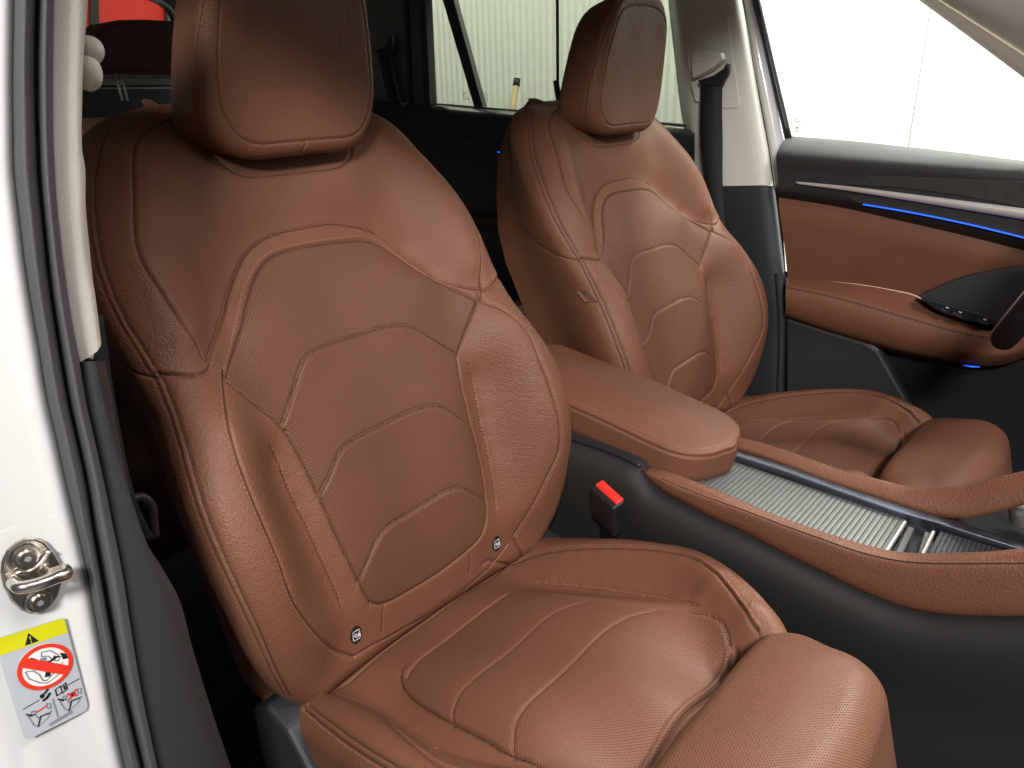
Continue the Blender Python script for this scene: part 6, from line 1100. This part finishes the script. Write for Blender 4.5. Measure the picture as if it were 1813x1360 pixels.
tube('rim_inlay', [p + .003 * (cw - p) / np.linalg.norm(cw - p) + nrm_ * .0135 for p in shp], .0050, M['chrome'], sw, closed=True, seg=10)
blob('hub', cw - nrm_ * .03, (.035, .07, .06), M['satin'], sw)
for a in (math.pi / 2, -math.pi / 2, 0): tube('spoke', [cw - nrm_ * .02, rp(.165, a)], .012, M['satin'], sw, flat=.5)
# ------------------------------------------------------------ rear seat
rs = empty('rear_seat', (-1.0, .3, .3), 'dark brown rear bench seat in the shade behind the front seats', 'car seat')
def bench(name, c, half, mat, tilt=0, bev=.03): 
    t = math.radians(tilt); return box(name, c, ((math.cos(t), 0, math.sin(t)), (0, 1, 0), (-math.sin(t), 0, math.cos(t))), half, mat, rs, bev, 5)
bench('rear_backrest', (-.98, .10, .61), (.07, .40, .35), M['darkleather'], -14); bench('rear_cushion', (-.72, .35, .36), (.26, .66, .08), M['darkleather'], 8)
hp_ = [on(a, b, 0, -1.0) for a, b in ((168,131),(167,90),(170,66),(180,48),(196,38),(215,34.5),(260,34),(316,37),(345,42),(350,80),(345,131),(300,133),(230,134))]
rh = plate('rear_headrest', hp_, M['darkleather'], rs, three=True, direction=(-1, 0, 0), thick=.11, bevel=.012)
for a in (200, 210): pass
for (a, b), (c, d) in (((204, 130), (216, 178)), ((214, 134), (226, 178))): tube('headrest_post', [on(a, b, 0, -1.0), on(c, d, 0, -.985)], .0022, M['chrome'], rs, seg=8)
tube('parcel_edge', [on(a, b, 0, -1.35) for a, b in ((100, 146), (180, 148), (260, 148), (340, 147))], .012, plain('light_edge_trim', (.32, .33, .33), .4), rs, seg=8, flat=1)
tube('parcel_line', [on(a, b, 0, -1.2) for a, b in ((100, 152), (180, 153), (260, 152), (340, 151))], .0018, M['slate'], rs, seg=6)
# tailgate with its window, seen at the upper left
yz = lambda P, x: [on(a, b, 0, x) for a, b in P]
wx = -1.95
wnd = [(60,140),(100,-60),(250,-6),(270,-2),(288,5),(300,14),(309,26),(316,44),(318,60),(318,140)]
outer = [(60,260),(40,-160),(700,-160),(700,260)]
op, wp = yz(outer, wx), yz(wnd, wx)
fr_ = [(40,-160),(700,-160),(700,260),(318,260),(318,60),(316,44),(309,26),(300,14),(288,5),(270,-2),(250,-6),(100,-60)]
tg = plate('tailgate', yz(fr_, wx), M['satin'], body, three=True, direction=(-1, 0, 0), thick=.04, bevel=0)
plate('tailgate_lower', yz([(40,120),(318,120),(318,420),(40,420)], wx + .01), M['satin'], tg, three=True, direction=(-1, 0, 0), thick=.04, bevel=0)
tube('window_edge', yz(wnd[1:-1], wx + .006), .006, plain('grey_window_edge', (.35, .34, .34), .35), tg, seg=8, n=50)
plate('rear_glass', yz(wnd, wx - .02), M['privacy'], tg, three=True, direction=(-1, 0, 0), thick=.004, bevel=0)
# ------------------------------------------------------------ garage
tag(plate('garage_floor', [(-9, -6, -.35), (6, -6, -.35), (6, 4, -.35), (-9, 4, -.35)], M['concrete'], None, three=True, direction=(0, 0, -1), thick=.05, bevel=0), kind='structure')
gw = empty('garage_wall', (-1.5, 3.2, 0), 'pale ribbed panel wall of the garage beyond the car windows', 'wall')
YW = 3.2; a_ = on(988, 0, 1, YW)[0]; b_ = on(1648, 0, 1, YW)[0] + .003
def ribbed(x0, x1):
    xs_ = np.arange(x0, x1, .0125); k = np.arange(len(xs_)); z = np.where(k % 4 < 2, 0, .004); V = []
    for x, d in zip(xs_, z): V += [(x, YW - d, -.35), (x, YW - d, 4.2)]
    return mesh_np('wall_panel', V, [[2 * i, 2 * i + 1, 2 * i + 3, 2 * i + 2][::-1] for i in range(len(xs_) - 1)], M['panel'], gw, smooth=False)
ribbed(-7.5, a_ - .006); ribbed(a_ + .006, b_ - .43)
plate('wall_panel', [(b_ - .44, YW, -.35), (b_ - .002, YW, -.35), (b_ - .002, YW, 4.2), (b_ - .44, YW, 4.2)], M['panel'], gw, three=True, direction=(0, 1, 0), thick=.03, bevel=0)
plate('wall_panel', [(b_ + .002, YW, -.35), (4.5, YW, -.35), (4.5, YW, 4.2), (b_ + .002, YW, 4.2)], M['panel'], gw, three=True, direction=(0, 1, 0), thick=.03, bevel=0)
plate('panel_joint', [(-7.5, YW + .035, -.35), (4.5, YW + .035, -.35), (4.5, YW + .035, 4.2), (-7.5, YW + .035, 4.2)], M['satin'], gw, three=True, direction=(0, 1, 0), thick=.02, bevel=0)
br = empty('broom', tuple(on(905, 195, 1, YW - .2)), 'pale wooden broom stick with a dark cap leaning on the garage wall', 'broom')
tube('stick', [on(893, 330, 1, YW - .3), on(908, 190, 1, YW - .2), on(914, 152, 1, YW - .1)], .017, M['broomwood'], br, seg=10)
tube('cap', [on(914, 153, 1, YW - .1), on(915.5, 139, 1, YW - .09)], .021, M['ink'], br, seg=10)
tube('tip', [on(915.5, 140, 1, YW - .09), on(916, 135, 1, YW - .085)], .012, M['chrome'], br, seg=10)
rt_ = empty('red_tarpaulin', (-4.6, 1.6, .5), 'red sheeting with a black stripe seen through the rear window', 'tarpaulin')
plate('sheet', yz([(60,-60),(278,-60),(300,60),(300,140),(60,140)], -4.8), M['redpaint'], rt_, three=True, direction=(-1, 0, 0), thick=.05, bevel=0)
plate('stripe', yz([(160,-40),(174,-40),(176,60),(184,90),(170,90),(160,40)], -4.77), M['ink'], rt_, three=True, direction=(-1, 0, 0), thick=.02, bevel=0)
plate('stripe', yz([(291,-40),(295,-40),(300,100),(296,100)], -4.77), M['ink'], rt_, three=True, direction=(-1, 0, 0), thick=.02, bevel=0)
gr = empty('garage_rear_wall', (-5.2, 1, 0), 'grey rear wall of the garage far behind the car', 'wall')
plate('wall_panel', [(-7.5, -3, -.35), (-7.5, 3.2, -.35), (-7.5, 3.2, 4.2), (-7.5, -3, 4.2)], M['concrete'], gr, three=True, direction=(-1, 0, 0), thick=.05, bevel=0)
